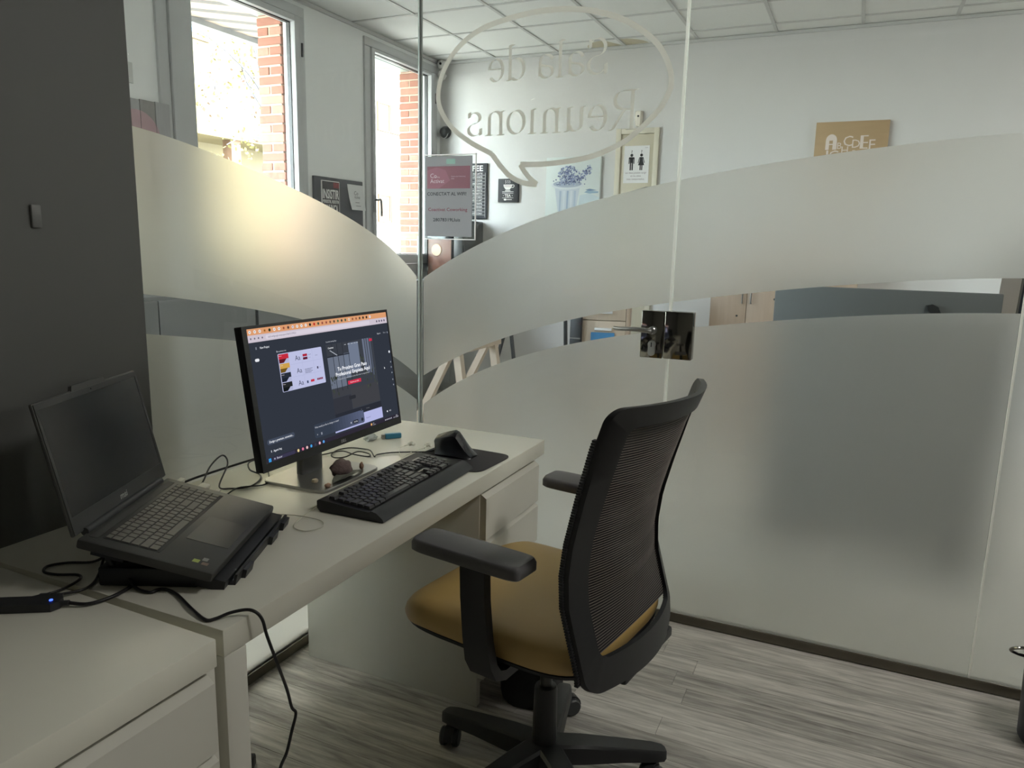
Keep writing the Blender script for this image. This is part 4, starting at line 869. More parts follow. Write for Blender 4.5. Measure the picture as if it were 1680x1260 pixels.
for i in range(5):
    a = math.radians(28.6 + 72 * i) - CF
    leg = MB(); R5 = []
    for r, w, zt, zb in ((.03, .036, .120, .070), (.10, .033, .116, .066), (.20, .029, .104, .066), (.285, .026, .092, .062), (.312, .021, .086, .060), (.320, .012, .082, .062)):
        R5.append([(r, -w, zb), (r, w, zb), (r, w * .92, zt - .006), (r, w * .72, zt), (r, -w * .72, zt), (r, -w * .92, zt - .006)])
    leg.rings(R5).build('base_leg', M_black, chn, smooth=40, rot=(0, 0, a))
    cpos = (.292 * math.cos(a), .292 * math.sin(a), 0); ca = a + (.9, 2.2, -1.2, .4, 1.7)[i]
    cs = MB().lathe([(.0, -.004), (.012, -.004), (.012, .004), (.0, .004)], (0, 0, .05), 12).tube([(0, 0, .045), (0, 0, .063)], .006)
    hood = []
    for q in range(9): t = math.radians(-20 + 200 * q / 8); hood.append((-.022 + .031 * math.cos(t), .026 + .031 * math.sin(t)))
    for q in range(9): t = math.radians(180 - 200 * q / 8); hood.append((-.022 + .027 * math.cos(t), .026 + .027 * math.sin(t)))
    cs.prism(hood, -.012, .012, 'y')
    cs = cs.build('caster', M_black, chn, cpos, 40, rot=(0, 0, ca))
    for s_ in (-1, 1):
        MB().lathe([(.0, -.009), (.022, -.009), (.0255, -.005), (.0255, .005), (.022, .009), (.0, .009)], (-.022, s_ * .017, .0258), 24, 'y').build('caster_wheel', M_black2, cs)

# ---------------------------------------------------------------- bag, bin
bag = MB(); R6 = []
rn = random.Random(4)
for z, sx, sy, dx in ((0, .105, .115, 0), (.02, .115, .122, 0), (.08, .12, .125, .0), (.16, .115, .12, -.01), (.24, .10, .11, -.02), (.30, .08, .09, -.03), (.34, .05, .06, -.035)):
    R6.append([(p_[0] * (1 + rn.uniform(-.05, .05)) + dx, p_[1] * (1 + rn.uniform(-.05, .05)), z) for p_ in selip(0, 0, sx * .72, sy * .84, 0, 3, 26)])
bg = thing('backpack', 'black fabric bag standing on the floor by the white drawers behind the yellow seat', 'bag', (.800, -.640, 0), (0, 0, .0))
bo = bag.rings(R6).build('bag_body', pmat('black_nylon', rgb(30, 31, 34), .6, var=.15, scale=40, bump=.4), bg, smooth=60)
MB().tube([(.03, -.06, .30), (.06, -.08, .22), (.075, -.09, .12), (.06, -.09, .02)], .011, 8, 5).build('bag_strap', pmat('black_webbing', rgb(24, 25, 27), .7, var=.1, scale=80), bg)
MB().tube([(-.035, -.03, .335), (-.035, -.02, .375), (-.035, .02, .375), (-.035, .03, .335)], .006, 8, 5).build('bag_handle', pmat('black_webbing', rgb(24, 25, 27), .7), bg)
MB().rbox(-.092, -.07, .05, -.07, .07, .2, .010).build('bag_pocket', pmat('black_nylon', rgb(30, 31, 34), .6), bg)
bi = thing('waste_bin', 'dark bin with a chrome ring handle at the right edge by the glass', 'bin', (2.235, -.215, 0))
MB().lathe([(.0, 0), (.086, 0), (.092, .01), (.102, .30), (.104, .305), (.098, .305), (.09, .02), (.0, .018)], (0, 0, 0), 32).build('bin_body', pmat('dark_blue_plastic', rgb(48, 49, 58), .4, var=.05), bi)
MB().tube([(-.095, -.04, .300), (-.115, -.05, .298), (-.140, -.04, .285), (-.142, -.02, .268), (-.12, .0, .252), (-.097, .01, .245)], .0045, 10, 6).build('bin_handle', M_chrome, bi)

# ---------------------------------------------------------------- added ceiling fill panels, outside the frame, to brighten the rooms
def fill_panel(x, y, power, col, label, sx=.58, sy=.58):
    t = thing('added_ceiling_light', label, 'ceiling light', (x, y, ZC - .012))
    m = MB()
    for a, b_, c, d in ((-sx / 2, -sy / 2, sx / 2, -sy / 2 + .02), (-sx / 2, sy / 2 - .02, sx / 2, sy / 2), (-sx / 2, -sy / 2 + .02, -sx / 2 + .02, sy / 2 - .02), (sx / 2 - .02, -sy / 2 + .02, sx / 2, sy / 2 - .02)): m.box(a, b_, 0, c, d, .012)
    m.build('light_frame', M_bar, t, smooth=0)
    MB().box(-sx / 2 + .02, -sy / 2 + .02, .006, sx / 2 - .02, sy / 2 - .02, .012).build('diffuser', emat('fill_panel_glow', (1, .97, .92, 1), 6.0), t, smooth=0)
    l = bpy.data.lights.new('fill_light', 'AREA'); l.shape = 'RECTANGLE'; l.size = sx - .06; l.size_y = sy - .06; l.energy = power; l.color = col
    o = bpy.data.objects.new('fill_light', l); COL.objects.link(o); o.parent = t; o.location = (0, 0, -.004)
P_FAR, P_LEFT, P_ROOM = 50, 6, 20
fill_panel(4.9, 2.25, P_FAR, (1, .985, .96), 'square ceiling light panel at the far right of the open office')
fill_panel(-1.1, -1.6, P_LEFT, (1, .93, .82), 'square ceiling light panel behind the charcoal wall')
fill_panel(2.9, -.8, P_ROOM, (1, .97, .92), 'square ceiling light panel over the small meeting room')

# ---------------------------------------------------------------- things on the back wall
FB = YB - .0005
def wall_box(m, x0, z0, x1, z1, th=.02, r=.002): return m.rbox(x0, YB - th, z0, x1, YB - .0005, z1, r)
mn = thing('menu_board', 'tall black coffee menu board with white lettering behind the wifi notice', 'sign', (-1.78, YB, 1.59))
MB().rbox(-.175, -.022, 0, .176, -.0005, .505, .003).build('board', M_sign, mn)
m = MB().text('COFFEE', (0, -.0225, .435), X, Z, .05, .0004, 'CENTER', .27, bold=.02)
for i, wd in enumerate(('CAFE LATTE', 'FLAT WHITE', 'MOCHA', 'AMERICANO', 'ESPRESSO', 'MACCHIATO', 'RISTRETTO', 'CORTADO', 'CAFE AU LAIT', 'FRAPPE', 'VIENNA', 'LUNGO', 'CAPPUCCINO')):
    z = .405 - i * .03; m.text(wd, (.13, -.0225, z), X, Z, .014, .0004, 'RIGHT', bold=.01); m.box(-.15, -.0228, z - .008, .16, -.0222, z - .006)
m.box(.158, -.0228, .02, .160, -.0222, .42)
m.build('board_lettering', M_chalk, mn, smooth=0, kind='stuff')
te = thing('tea_sign', 'small square black sign with white tea cup and the word TEA', 'sign', (-1.385, YB, 1.743))
MB().rbox(-.102, -.024, 0, .103, -.0005, .21, .003).build('board', M_sign, te)
oT = (0, -.0245, 0); m = MB()
m.add([(-.048, -.0246, .158), (.042, -.0246, .158), (.036, -.0246, .135), (.016, -.0246, .112), (-.022, -.0246, .112), (-.042, -.0246, .135)], [tuple(range(6))])
m.quad(oT, X, Z, -.03, .1, .024, .107).quad(oT, X, Z, -.058, .09, .055, .095).quad(oT, X, Z, -.058, .077, .055, .080).quad(oT, X, Z, -.058, .038, .055, .041)
ribbon(m, [(.04, .155), (.058, .154), (.062, .143), (.052, .132), (.036, .13)], .005, -.0246)
for x in (-.026, -.005, .014): ribbon(m, [(x, .168), (x + .006, .178), (x, .188), (x + .005, .198)], .004, -.0246)
m.text('TEA', (-.002, -.0246, .048), X, Z, .024, 0, 'CENTER', .062, bold=.02).quad(oT, X, Z, -.05, .057, -.042, .061).quad(oT, X, Z, .040, .057, .048, .061)
m.add([(-.028 + .014 * math.cos(q * PI / 5), -.0246, .024 + .008 * math.sin(q * PI / 5)) for q in range(10)], [tuple(range(10))]); m.quad(oT, X, Z, -.014, .0215, .04, .0265)
m.build('sign_print', M_chalk, te, smooth=0, kind='stuff')
m = MB()
for z in (.150, .140): m.quad((0, -.0249, 0), X, Z, -.04, z - .002, .036, z + .002)
m.build('cup_band', pmat('dusty_pink_print', rgb(170, 140, 150), .7, var=.03), te, smooth=0)
# flower canvas
cv = thing('canvas_print', 'canvas picture of blue flowers in a pale metal pot on the back wall', 'picture', (-.757, YB, 1.62))
MB().rbox(-.252, -.035, 0, .252, -.0005, .505, .002).build('canvas', pmat('pale_blue_canvas', rgb(214, 222, 222), .8, var=.07, scale=3), cv)
m = MB(); mats = []
def cc(r, g, b_):
    mm = pmat('canvas_%d_%d_%d' % (r, g, b_), rgb(r, g, b_), .8, var=.08, scale=14)
    if mm not in mats: mats.append(mm)
    m.cur = mats.index(mm)
dd = [-.0352]
def cp(P): dd[0] -= .00001; m.add([(p_[0], dd[0], p_[1]) for p_ in P], [tuple(range(len(P)))])
cc(198, 212, 220); cp([(.05, 0), (.252, 0), (.252, .16), (.16, .2), (.07, .18)])
cc(186, 204, 218); cp([(.1, .05), (.2, .06), (.2, .09), (.11, .085)])
cc(150, 176, 198); cp([(.11, .205), (.16, .195), (.24, .2), (.24, .212), (.14, .222)]); cc(120, 144, 178); cp([(.12, .226), (.16, .218), (.23, .222), (.16, .236)])
cc(196, 205, 216); cp([(-.165, .25), (.07, .25), (.03, 0), (-.125, 0)])
for i, c_ in enumerate(((170, 184, 204), (206, 214, 222), (160, 176, 200), (210, 216, 224), (176, 190, 210))):
    x0 = -.12 + i * .034; cc(*c_); cp([(x0, .22), (x0 + .02, .22), (x0 + .012, 0), (x0 - .002, 0)])
cc(212, 218, 224); cp([(-.048 + .15 * math.cos(q * PI / 12), .268 + .038 * math.sin(q * PI / 12)) for q in range(24)])
cc(172, 182, 198); cp([(-.048 + .135 * math.cos(q * PI / 12), .278 + .03 * math.sin(q * PI / 12)) for q in range(24)])
rf = random.Random(12)
for i in range(330):
    if rf.random() < .75: x = rf.gauss(-.04, .055); z = .27 + rf.random() * .17 * max(.1, 1 - (abs(x + .04) / .16) ** 2)
    else: q = rf.random(); x = .06 + q * .1 + rf.gauss(0, .01); z = .31 + q * .1 + rf.gauss(0, .018)
    if not (-.18 < x < .2): continue
    cc(*rf.choice(((112, 122, 160), (134, 144, 180), (92, 100, 138), (156, 168, 200), (184, 194, 212), (122, 130, 156)))); s_ = rf.uniform(.005, .009)
    cp([(x + s_ * math.cos(q * PI / 3 + i), z + s_ * math.sin(q * PI / 3 + i)) for q in range(6)])
m.build('flower_print', mats, cv, smooth=0, kind='stuff')
# toilet door with poster
d2 = struct('door_2')
M_door = pmat('cream_door_paint', rgb(208, 202, 186), .5, var=.02, scale=6)
m = MB(); m.rbox(-.382, YB - .03, 0, -.337, YB, 2.345, .004).rbox(-.055, YB - .03, 0, -.012, YB, 2.345, .004).rbox(-.337, YB - .03, 2.30, -.055, YB, 2.345, .004); m.build('door_frame', M_door, d2)
MB().rbox(-.336, YB - .012, .005, -.056, YB - .0005, 2.299, .002).build('door_leaf', pmat('door_leaf_paint', rgb(196, 189, 170), .5, var=.02, scale=6), d2)
MB().tube([(-.08, YB - .012, 1.86), (-.08, YB - .05, 1.86), (-.10, YB - .055, 1.858), (-.19, YB - .05, 1.835)], .007, 8, 3).build('door_handle', M_silver, d2)
po = thing('toilet_poster', 'white poster with black man and woman pictograms on the cream door', 'poster', (-.198, YB - .012, 1.90))
MB().rbox(-.108, -.003, 0, .109, -.0005, .305, .0005, 1).build('poster_sheet', M_paper, po, smooth=0)
m = MB(); yp = -.0032
def dsk(x, z, r, n=16): m.add([(x + r * math.cos(2 * PI * q / n), yp, z + r * math.sin(2 * PI * q / n)) for q in range(n)], [tuple(range(n))])
def rc(x0, z0, x1, z1): m.add([(x0, yp, z0), (x1, yp, z0), (x1, yp, z1), (x0, yp, z1)], [(0, 1, 2, 3)])
dsk(-.042, .228, .0125); rc(-.058, .165, -.026, .212); rc(-.056, .105, -.044, .168); rc(-.040, .105, -.028, .168); rc(-.067, .158, -.060, .208); rc(-.024, .158, -.017, .208); dsk(-.06, .205, .007); dsk(-.024, .205, .007)
dsk(.042, .228, .0125); m.add([(.030, yp, .212), (.054, yp, .212), (.058, yp, .18), (.068, yp, .145), (.016, yp, .145), (.026, yp, .18)], [tuple(range(6))[::-1]]); rc(.030, .105, .040, .15); rc(.044, .105, .054, .15)
m.add([(.03, yp, .21), (.024, yp, .21), (.012, yp, .165), (.018, yp, .163)], [(0, 1, 2, 3)]); m.add([(.054, yp, .21), (.060, yp, .21), (.072, yp, .165), (.066, yp, .163)], [(0, 1, 2, 3)])
m.text('?', (-.042, yp, .246), X, Z, .022, 0, 'CENTER', bold=.03).text('?', (.042, yp, .246), X, Z, .022, 0, 'CENTER', bold=.03)
m.build('pictogram', M_ink, po, smooth=0, kind='stuff')
m = MB()
for i, t_ in enumerate(('Las ideas pueden surgir', 'en los sitios', 'mas inesperados.')): m.text(t_, (0, yp, .078 - i * .026), X, Z, .0155, 0, 'CENTER', (.185, .09, .155)[i])
m.text('pausa', (.095, yp, .285), X, Z, .008, 0, 'RIGHT'); m.build('poster_text', pmat('grey_violet_ink', rgb(120, 108, 116), .7, var=.03), po, smooth=0, kind='stuff')
sn = thing('wall_sensor', 'small white motion sensor on the wall above the cream door', 'sensor', (-.194, YB, 2.36))
MB().rings([[(a * k2, -.004 + b_ * k2, z) for a, b_ in ((-.031, .0035), (-.031, -.02), (-.018, -.042), (.018, -.042), (.031, -.02), (.031, .0035))] for z, k2 in ((0, .75), (.06, 1), (.115, 1), (.12, .9))]).build('sensor_body', pmat('cream_plastic', rgb(222, 216, 204), .4, var=.02), sn, smooth=40)
MB().lathe([(0, -.05), (.007, -.049), (.009, -.044)], (0, 0, .078), 16, 'y').build('lens', M_bglossy, sn)
# alphabet board
ab = thing('alphabet_board', 'brown wooden board with white alphabet letters, upper right on the back wall', 'picture', (1.45, YB, 1.83))
MB().rbox(-.252, -.032, 0, .252, -.0005, .497, .002).build('board', pmat('brown_board', rgb(172, 146, 112), .6, var=.08, scale=6, bump=.1, stretch=(1, 4, 9)), ab)
m = MB(); yA = (0, -.0325, 0)
def lt_(c, x, z, s_, w=None, b_=0.0): m.text(c, (x, -.0325, z), X, Z, s_, .0003, 'LEFT', w, b_)
m.quad(yA, X, Z, -.175, .295, -.150, .364, .0003).quad(yA, X, Z, -.125, .295, -.097, .365, .0004).add([(p_[0], -.0333, p_[1]) for p_ in arc(-.136, .362, .039, .045, 0, 180)] , [tuple(range(15))])
m.quad(yA, X, Z, -.1505, .330, -.1245, .338, .0006)
lt_('B', -.092, .30, .046); lt_('C', -.052, .318, .075); lt_('D', .010, .305, .06); m.quad(yA, X, Z, .064, .297, .086, .392, .0003)
for z in (.297, .336, .384): m.quad(yA, X, Z, .086, z, .118, z + .008, .0003)
lt_('F', .126, .285, .078)
lt_('I', -.165, .215, .075, None, .02); lt_('G', -.145, .215, .075); lt_('H', -.06, .262, .055); m.quad(yA, X, Z, .016, .21, .036, .288, .0003); lt_('J', .05, .21, .07); lt_('K', .10, .21, .075); lt_('L', .15, .21, .07)
lt_('M N O', -.165, .12, .075); lt_('P Q R', .02, .12, .07); lt_('S T U', -.165, .03, .075); lt_('X Y Z', .02, .03, .07)
m.build('board_lettering', pmat('pale_letter_print', rgb(216, 203, 196), .7, var=.02), ab, smooth=0, kind='stuff')
# corner camera and speaker
cn = thing('security_camera', 'white double ball camera high in the corner by the window', 'camera', (-2.055, YB, 2.88))
MB().rbox(-.03, -.02, .10, .03, -.0005, .16, .006).tube([(0, -.02, .12), (0, -.05, .1)], .012).build('camera_bracket', M_frame, cn)
MB().lathe([(0, -.045), (.03, -.035), (.045, 0), (.03, .035), (0, .045)], (.0, -.075, .09), 20, 'z').build('camera_ball', pmat('white_plastic', rgb(214, 213, 210), .35, var=.02), cn)
MB().lathe([(0, -.045), (.03, -.035), (.045, 0), (.03, .035), (0, .045)], (-.002, -.075, -.005), 20, 'z').build('camera_ball', pmat('white_plastic', rgb(214, 213, 210), .35), cn)
MB().lathe([(0, -.122), (.010, -.121), (.012, -.112)], (.006, 0, .09), 18, 'y').build('lens', M_bglossy, cn)
sk = thing('wall_speaker', 'round dark grey speaker with a hanging cable below the corner camera', 'speaker', (-2.052, YB, 2.385))
MB().lathe([(0, -.07), (.03, -.065), (.052, -.03), (.056, -.0005), (0, -.0005)], (0, 0, 0), 24, 'y').build('speaker_body', M_black2, sk)
MB().tube([(-.02, -.05, .03), (-.03, -.06, -.03), (-.01, -.06, -.06), (.03, -.05, -.05), (.045, -.03, .0)], .004, 8, 6).build('speaker_cable', M_frame, sk)
# coffee machine and rack under the menu
cm = thing('coffee_machine', 'black drinks machine with a brown coffee picture under the menu board', 'vending machine', (-1.80, 3.60, 0))
MB().rbox(-.23, -.19, .992, .16, .19, 1.565, .01).build('machine_body', M_bglossy, cm)
MB().box(-.21, -.196, 1.02, .03, -.19, 1.40).build('picture_panel', pmat('coffee_picture', rgb(112, 72, 56), .3, var=.5, scale=9), cm, smooth=0)
MB().lathe([(0, -.006), (.05, -.006), (.055, 0), (0, 0)], (-.12, -.196, 1.30), 24, 'y').build('cup_print', pmat('cream_cup_print', rgb(200, 170, 140), .4, var=.2), cm)
MB().rbox(.06, -.20, 1.1, .145, -.19, 1.5, .004).build('control_panel', M_black2, cm)
MB().box(.08, -.203, 1.48, .13, -.2, 1.486).build('label_print', M_chalk, cm, smooth=0)
wc = thing('base_cabinet', 'pale grey base cabinet under the black drinks machine', 'cabinet', (-1.80, 3.60, 0))
MB().rbox(-.24, -.185, 0, .30, .19, .99, .004).build('carcass', pmat('pale_grey_laminate', rgb(176, 178, 178), .5, var=.02), wc)
for a, b_ in ((-.235, .027), (.033, .295)):
    d = MB().rbox(a, -.205, .08, b_, -.186, .985, .002).build('cabinet_door', pmat('pale_grey_laminate', rgb(176, 178, 178), .5), wc)
    MB().rbox(b_ - .03 if a < 0 else a + .01, -.225, .8, b_ - .01 if a < 0 else a + .03, -.205, .92, .002).build('door_pull', M_steel, d)
M_low = pmat('mid_grey_laminate', rgb(128, 131, 133), .5, var=.03, scale=4)
for y0, y1, lb in ((-2.6, .925, 'mid grey low cupboard under the nearer window, left of the dark joint'), (.945, 3.1, 'mid grey low cupboard under the far window, right of the dark joint')):
    lc = thing('low_cupboard', lb, 'cupboard', (-1.93, (y0 + y1) / 2, 0)); h_ = (y1 - y0) / 2
    MB().rbox(-.185, -h_, 0, .16, h_, 1.05, .003).build('carcass', M_low, lc)
    nd = int((y1 - y0) / .6)
    for q in range(nd):
        a = -h_ + q * 2 * h_ / nd
        MB().rbox(.161, a + .003, .08, .18, a + 2 * h_ / nd - .003, 1.03, .002).build('cupboard_door', M_low, lc)
rk = thing('white_rack', 'white perforated upright rack beside the black drinks machine', 'rack', (-2.068, 3.36, 0))
m = MB().box(-.02, -.02, 0, .02, -.012, 1.42).box(-.02, -.012, 0, -.012, .02, 1.42)
for i in range(18): m.box(-.008, -.0205, .5 + i * .05, .008, -.0198, .525 + i * .05)
m.build('rack_post', pmat('white_metal', rgb(226, 226, 228), .35, var=.02), rk, smooth=0)
MB().box(-.02, -.012, .9, .02, .3, .915).build('rack_shelf', pmat('white_metal', rgb(226, 226, 228), .35), rk, smooth=0)
# water stain on the ceiling tiles
M_stain = pmat('beige_water_stain', rgb(196, 188, 166), .85, var=.06, scale=20)
for a0, a1 in ((.06, 1.30), (1.85, 3.1)):
    P = [(-.40 + .26 * math.cos(a0 + (a1 - a0) * q / 12), 3.775 - .215 * math.sin(a0 + (a1 - a0) * q / 12), ZC + .0036) for q in range(13)]
    xb = -.3306 if a0 < 1 else -.3626
    P += [(xb, 3.57 if a0 < 1 else P[-1][1], ZC + .0036)] if False else []
    P += [(xb, 3.775, ZC + .0036)]
    MB().add(P, [tuple(range(len(P)))]).build('ceiling_stain', M_stain, ce, smooth=0)

# ---------------------------------------------------------------- things on the window wall
XB = XW
nb = thing('notice_board', 'dark pin board between the two windows', 'notice board', (XB, 2.23, 1.28))
MB().rbox(.0005, -.297, 0, .022, .297, .55, .002).build('board', pmat('dark_felt_board', rgb(76, 78, 84), .85, var=.06, scale=60, bump=.1), nb)
ip = thing('slogan_poster', 'black poster with white slogan text starting INSISTIR on the dark board', 'poster', (XB + .0225, 2.11, 1.47))
MB().rbox(.0, -.106, 0, .008, .106, .335, .001, 1).build('poster_frame', M_chalk, ip, smooth=0)
MB().box(.008, -.100, .006, .0088, .100, .329).build('poster_sheet', pmat('black_poster', rgb(58, 56, 60), .6, var=.08, scale=8), ip, smooth=0)
m = MB(); m.quad((.0088, 0, 0), Y, Z, .03, .285, .1, .325, .0002); m.build('red_print', pmat('red_poster_print', rgb(128, 52, 56), .6, var=.2, scale=14), ip, smooth=0)
m = MB(); oi = (.0092, 0, 0)
for t_, z, s_, w in (('INSISTIR', .205, .066, .19), ('PERSISTIR, RESISTIR', .172, .022, .19), ('Y NUNCA', .105, .055, .165), ('DESISTIR', .03, .06, .19)): m.text(t_, (.0092, 0, z), Y, Z, s_, 0, 'CENTER', w, bold=.02)
m.build('slogan_text', M_chalk, ip, smooth=0, kind='stuff')
pq = thing('pinned_sheet', 'white sheet with a grey logo pinned on the right of the dark board', 'paper', (XB + .0225, 2.425, 1.605), (0, 0, 0))
m = MB(); n = 8
m.add([(.002 + .022 * (1 - j / n) ** 2 * (1 if s_ == 0 else .25), (-.105, .10)[s_] + (.03 * (1 - j / n)), j / n * .195) for j in range(n + 1) for s_ in (0, 1)], [(2 * j, 2 * j + 1, 2 * j + 3, 2 * j + 2) for j in range(n)])
m.build('sheet', pmat('pinned_paper', rgb(214, 215, 216), .7, var=.02), pq, smooth=0)
m = MB(); u_ = Vector((-.06, -.15, 1)).normalized()
m.text('Co', (.02, -.04, .115), Y, Z, .03, 0, bold=.01).text('Activat', (.022, -.04, .088), Y, Z, .024, 0, width=.075, bold=.01).quad((.024, 0, 0), Y, Z, -.03, .056, .025, .060).quad((.026, 0, 0), Y, Z, -.025, .03, .04, .034)
m.build('sheet_print', pmat('grey_print', rgb(110, 112, 116), .7, var=.02), pq, smooth=0, kind='stuff')
lp = thing('plank_picture', 'grey wooden plank picture with a faded pink circle left of the windows', 'picture', (XB, .47, 1.62))
for i, (a, b_) in enumerate(((-.25, -.125), (-.122, .003), (.006, .104), (.107, .205))):
    MB().rbox(.0005, a, random.uniform(0, .004), .02, b_, .482 + i * .003, .002).build('board', pmat('grey_board_%d' % (i % 3), rgb(*((164, 164, 166), (158, 158, 160), (140, 138, 136))[i % 3]), .7, var=.12, scale=10, bump=.2, stretch=(1, 8, 1)), lp, smooth=0)
m = MB()
for a, b_ in ((-.125, .003), (.006, .104), (-.25, -.128), (.107, .205)):
    P = []
    for q in range(41):
        t_ = 2 * PI * q / 40; P.append((.0212, min(max(-.02 + .15 * math.cos(t_), a), b_), .28 + .15 * math.sin(t_)))
    m.add(P, [tuple(range(41))])
m.build('circle_print', pmat('faded_pink_print', rgb(176, 146, 152), .7, var=.1), lp, smooth=0, kind='stuff')
ws_ = thing('socket_plate', 'white switch plate on the window wall above the plank picture', 'switch', (XB, .38, 2.185))
MB().rbox(.0005, -.075, 0, .008, .075, .108, .003).build('plate', pmat('off_white_plate', rgb(206, 208, 206), .4, var=.02), ws_)
MB().rbox(.008, .02, .03, .013, .06, .075, .002).build('switch_button', pmat('off_white_plate', rgb(206, 208, 206), .4), ws_)

# ---------------------------------------------------------------- furniture of the open office
def trestle_legs(t, y, dx0=-.72, dx1=-.15, top=.80, xt=-.285):
    for xf, off in ((dx0, -.022), (dx1, .022)):
        MB().prism([(xf - .024, 0), (xf + .024, 0), (xt + off + .02, top), (xt + off - .02, top)], y - .02, y + .02, 'y').build('leg', M_wood, t, smooth=0)
    k2 = .35; xa, xb = xt + (dx0 - xt) * (1 - k2), xt + (dx1 - xt) * (1 - k2)
    MB().box(xa, y - .012, .26, xb, y + .012, .30).build('cross_bar', M_woodd, t, smooth=0)
tl = thing('trestle', 'pale wooden trestle seen through the clear stripe near the glass corner', 'trestle', (0, 0, 0))
trestle_legs(tl, .80); trestle_legs(tl, 1.22)
MB().rbox(-.32, .74, .795, -.25, 1.30, .845, .003).build('top_beam', M_wood, tl)
MB().box(-.20, .82, .24, -.17, 1.2, .275).build('side_rail', M_woodd, tl, smooth=0)
gs = thing('folding_frame', 'dark grey metal folding stand behind the pale trestle', 'stand', (-.24, 1.75, 0))
for a, b_ in ((-.42, -.18), (-.05, -.18)): MB().tube([(a, 0, 0.01), (b_, .02, .92)], .013, 8).build('stand_leg', M_black2, gs)
MB().tube([(.25, 0, .01), (.21, .0, 1.0)], .013, 8).build('stand_leg', M_black2, gs)
MB().tube([(-.18, .02, .92), (.21, 0, .92)], .012, 8).build('stand_bar', M_black2, gs)
dc = thing('drawer_unit', 'birch drawer unit with white pulls and blue leaflets through the glass', 'drawer unit', (-.04, 2.6, 0), (0, 0, .24))
MB().rbox(-.178, 0, 0, .178, .40, 1.13, .003).build('carcass', M_woodd, dc)
for z0, z1, zp in ((.02, .28, .22), (.285, .56, .50), (.565, .836, .768), (.841, 1.12, .890)):
    d = MB().rbox(-.176, -.02, z0, .150, -.001, z1, .002).build('drawer', M_wood, dc)
    MB().rbox(-.07, -.045, zp, .055, -.02, zp + .018, .003).build('drawer_pull', pmat('white_metal', rgb(226, 226, 228), .35), d)
MB().rbox(.153, -.02, 0, .178, 0, 1.13, .002).build('side_edge', M_woodd, dc)
MB().box(-.095, -.028, .62, .075, -.0205, .752).build('leaflet_holder', pmat('blue_leaflet', rgb(70, 130, 178), .5, var=.25, scale=14), dc, smooth=0)
bc = thing('black_panel', 'narrow black upright panel left of the birch drawer unit', 'panel', (-.228, 2.50, 0))
MB().rbox(-.042, 0, 0, .042, .035, 1.0, .003).build('panel_body', M_black, bc)
MB().box(-.04, -.003, .70, .04, 0, .71).build('panel_seam', M_steel, bc, smooth=0)
cb = thing('oak_cabinet', 'washed oak cabinet with bar handles behind the right glass panel', 'cabinet', (1.05, 3.42, 0))
MB().rbox(-.49, 0, 0, .55, .37, 1.32, .003).build('carcass', M_woodd, cb)
for i, (a, b_) in enumerate(((-.48, -.215), (-.212, .045), (.05, .30), (.303, .545))):
    d = MB().rbox(a, -.02, .02, b_, -.001, 1.31, .002).build('cabinet_door', M_woodd, cb)
    hx = b_ - .03 if i % 2 == 0 else a + .03
    if i < 2: MB().tube([(hx, -.021, .96), (hx, -.045, .96), (hx, -.045, 1.07), (hx, -.021, 1.07)], .006, 8).build('bar_handle', M_steel, d)
    MB().lathe([(0, -.024), (.008, -.024), (.008, -.02)], (a + .2, 0, .86 if i % 2 == 0 else 1.0), 12, 'y').build('cabinet_lock', M_black2, d)
dp = thing('reception_counter', 'wide dark grey counter panel standing close behind the right glass panel', 'counter', (1.70, .92, 0))
M_cnt = pmat('dark_grey_counter', rgb(98, 100, 100), .5, var=.05, scale=4)
MB().rbox(-.43, 0, .12, .43, .03, 1.215, .004).build('front_panel', M_cnt, dp)
MB().rbox(-.43, .03, .12, -.40, .45, 1.0, .004).rbox(.40, .03, .12, .43, .45, 1.0, .004).build('side_panel', M_cnt, dp)
MB().rbox(-.43, .03, 1.0, .43, .50, 1.03, .004).build('counter_top', M_cnt, dp)
for a in (-.38, .38): MB().box(a - .03, .05, 0, a + .03, .4, .12).build('foot', M_black, dp, smooth=0)
kn = MB().prism([(-.030, .022), (-.01, .028), (.012, .018), (.032, -.028), (.012, -.03), (-.024, .0)], -.010, .010, 'y').build('hook', M_black, None, (1.895, .909, 1.135)); tag(kn, 'small black wedge shaped hook on the dark counter panel', 'hook')
ls = thing('leaning_board', 'dark framed board leaning at the right end of the counter', 'board', (2.137, .90, .0))
MB().prism([(.0, 0), (.05, 0), (.105, 1.42), (.055, 1.42)], -.0, .45, 'y').build('board_panel', pmat('blue_black_board', rgb(44, 47, 56), .4, var=.05), ls, smooth=0)
MB().prism([(-.008, 0), (.0, 0), (.055, 1.42), (.047, 1.42)], -.002, .45, 'y').build('board_edge', M_steel, ls, smooth=0)

# ---------------------------------------------------------------- outside: porch, tree, houses
MB().box(-45, -30, -.5, XW - .22, 45, -.3).build('ground', pmat('pale_paving', rgb(150, 146, 136), .9, var=.1, scale=1), kind='structure', smooth=0)
pr = thing('porch_roof', 'porch ceiling of pale wooden slats outside the windows', 'roof', (0, 0, 0))
M_slat = pmat('pale_slat', rgb(168, 150, 136), .6, var=.15, scale=6); M_slat2 = pmat('grey_slat', rgb(96, 92, 90), .6, var=.1, scale=6)
sd = Vector((.745, .667, 0)).normalized()
for i in range(60):
    # slanted slats between the wall and the outer beam
    y = -1.2 + i * .1
    a, b_ = Vector((-3.16, y, 0)), Vector((-2.345, y + .73, 0)); nrm = Vector((-sd.y, sd.x, 0)) * .036
    MB().prism([tuple((a - nrm).xy), tuple((b_ - nrm).xy), tuple((b_ + nrm).xy), tuple((a + nrm).xy)], 3.0, 3.02, 'z').build('slat', (M_slat, M_slat2)[i % 3 == 1], pr, smooth=0)
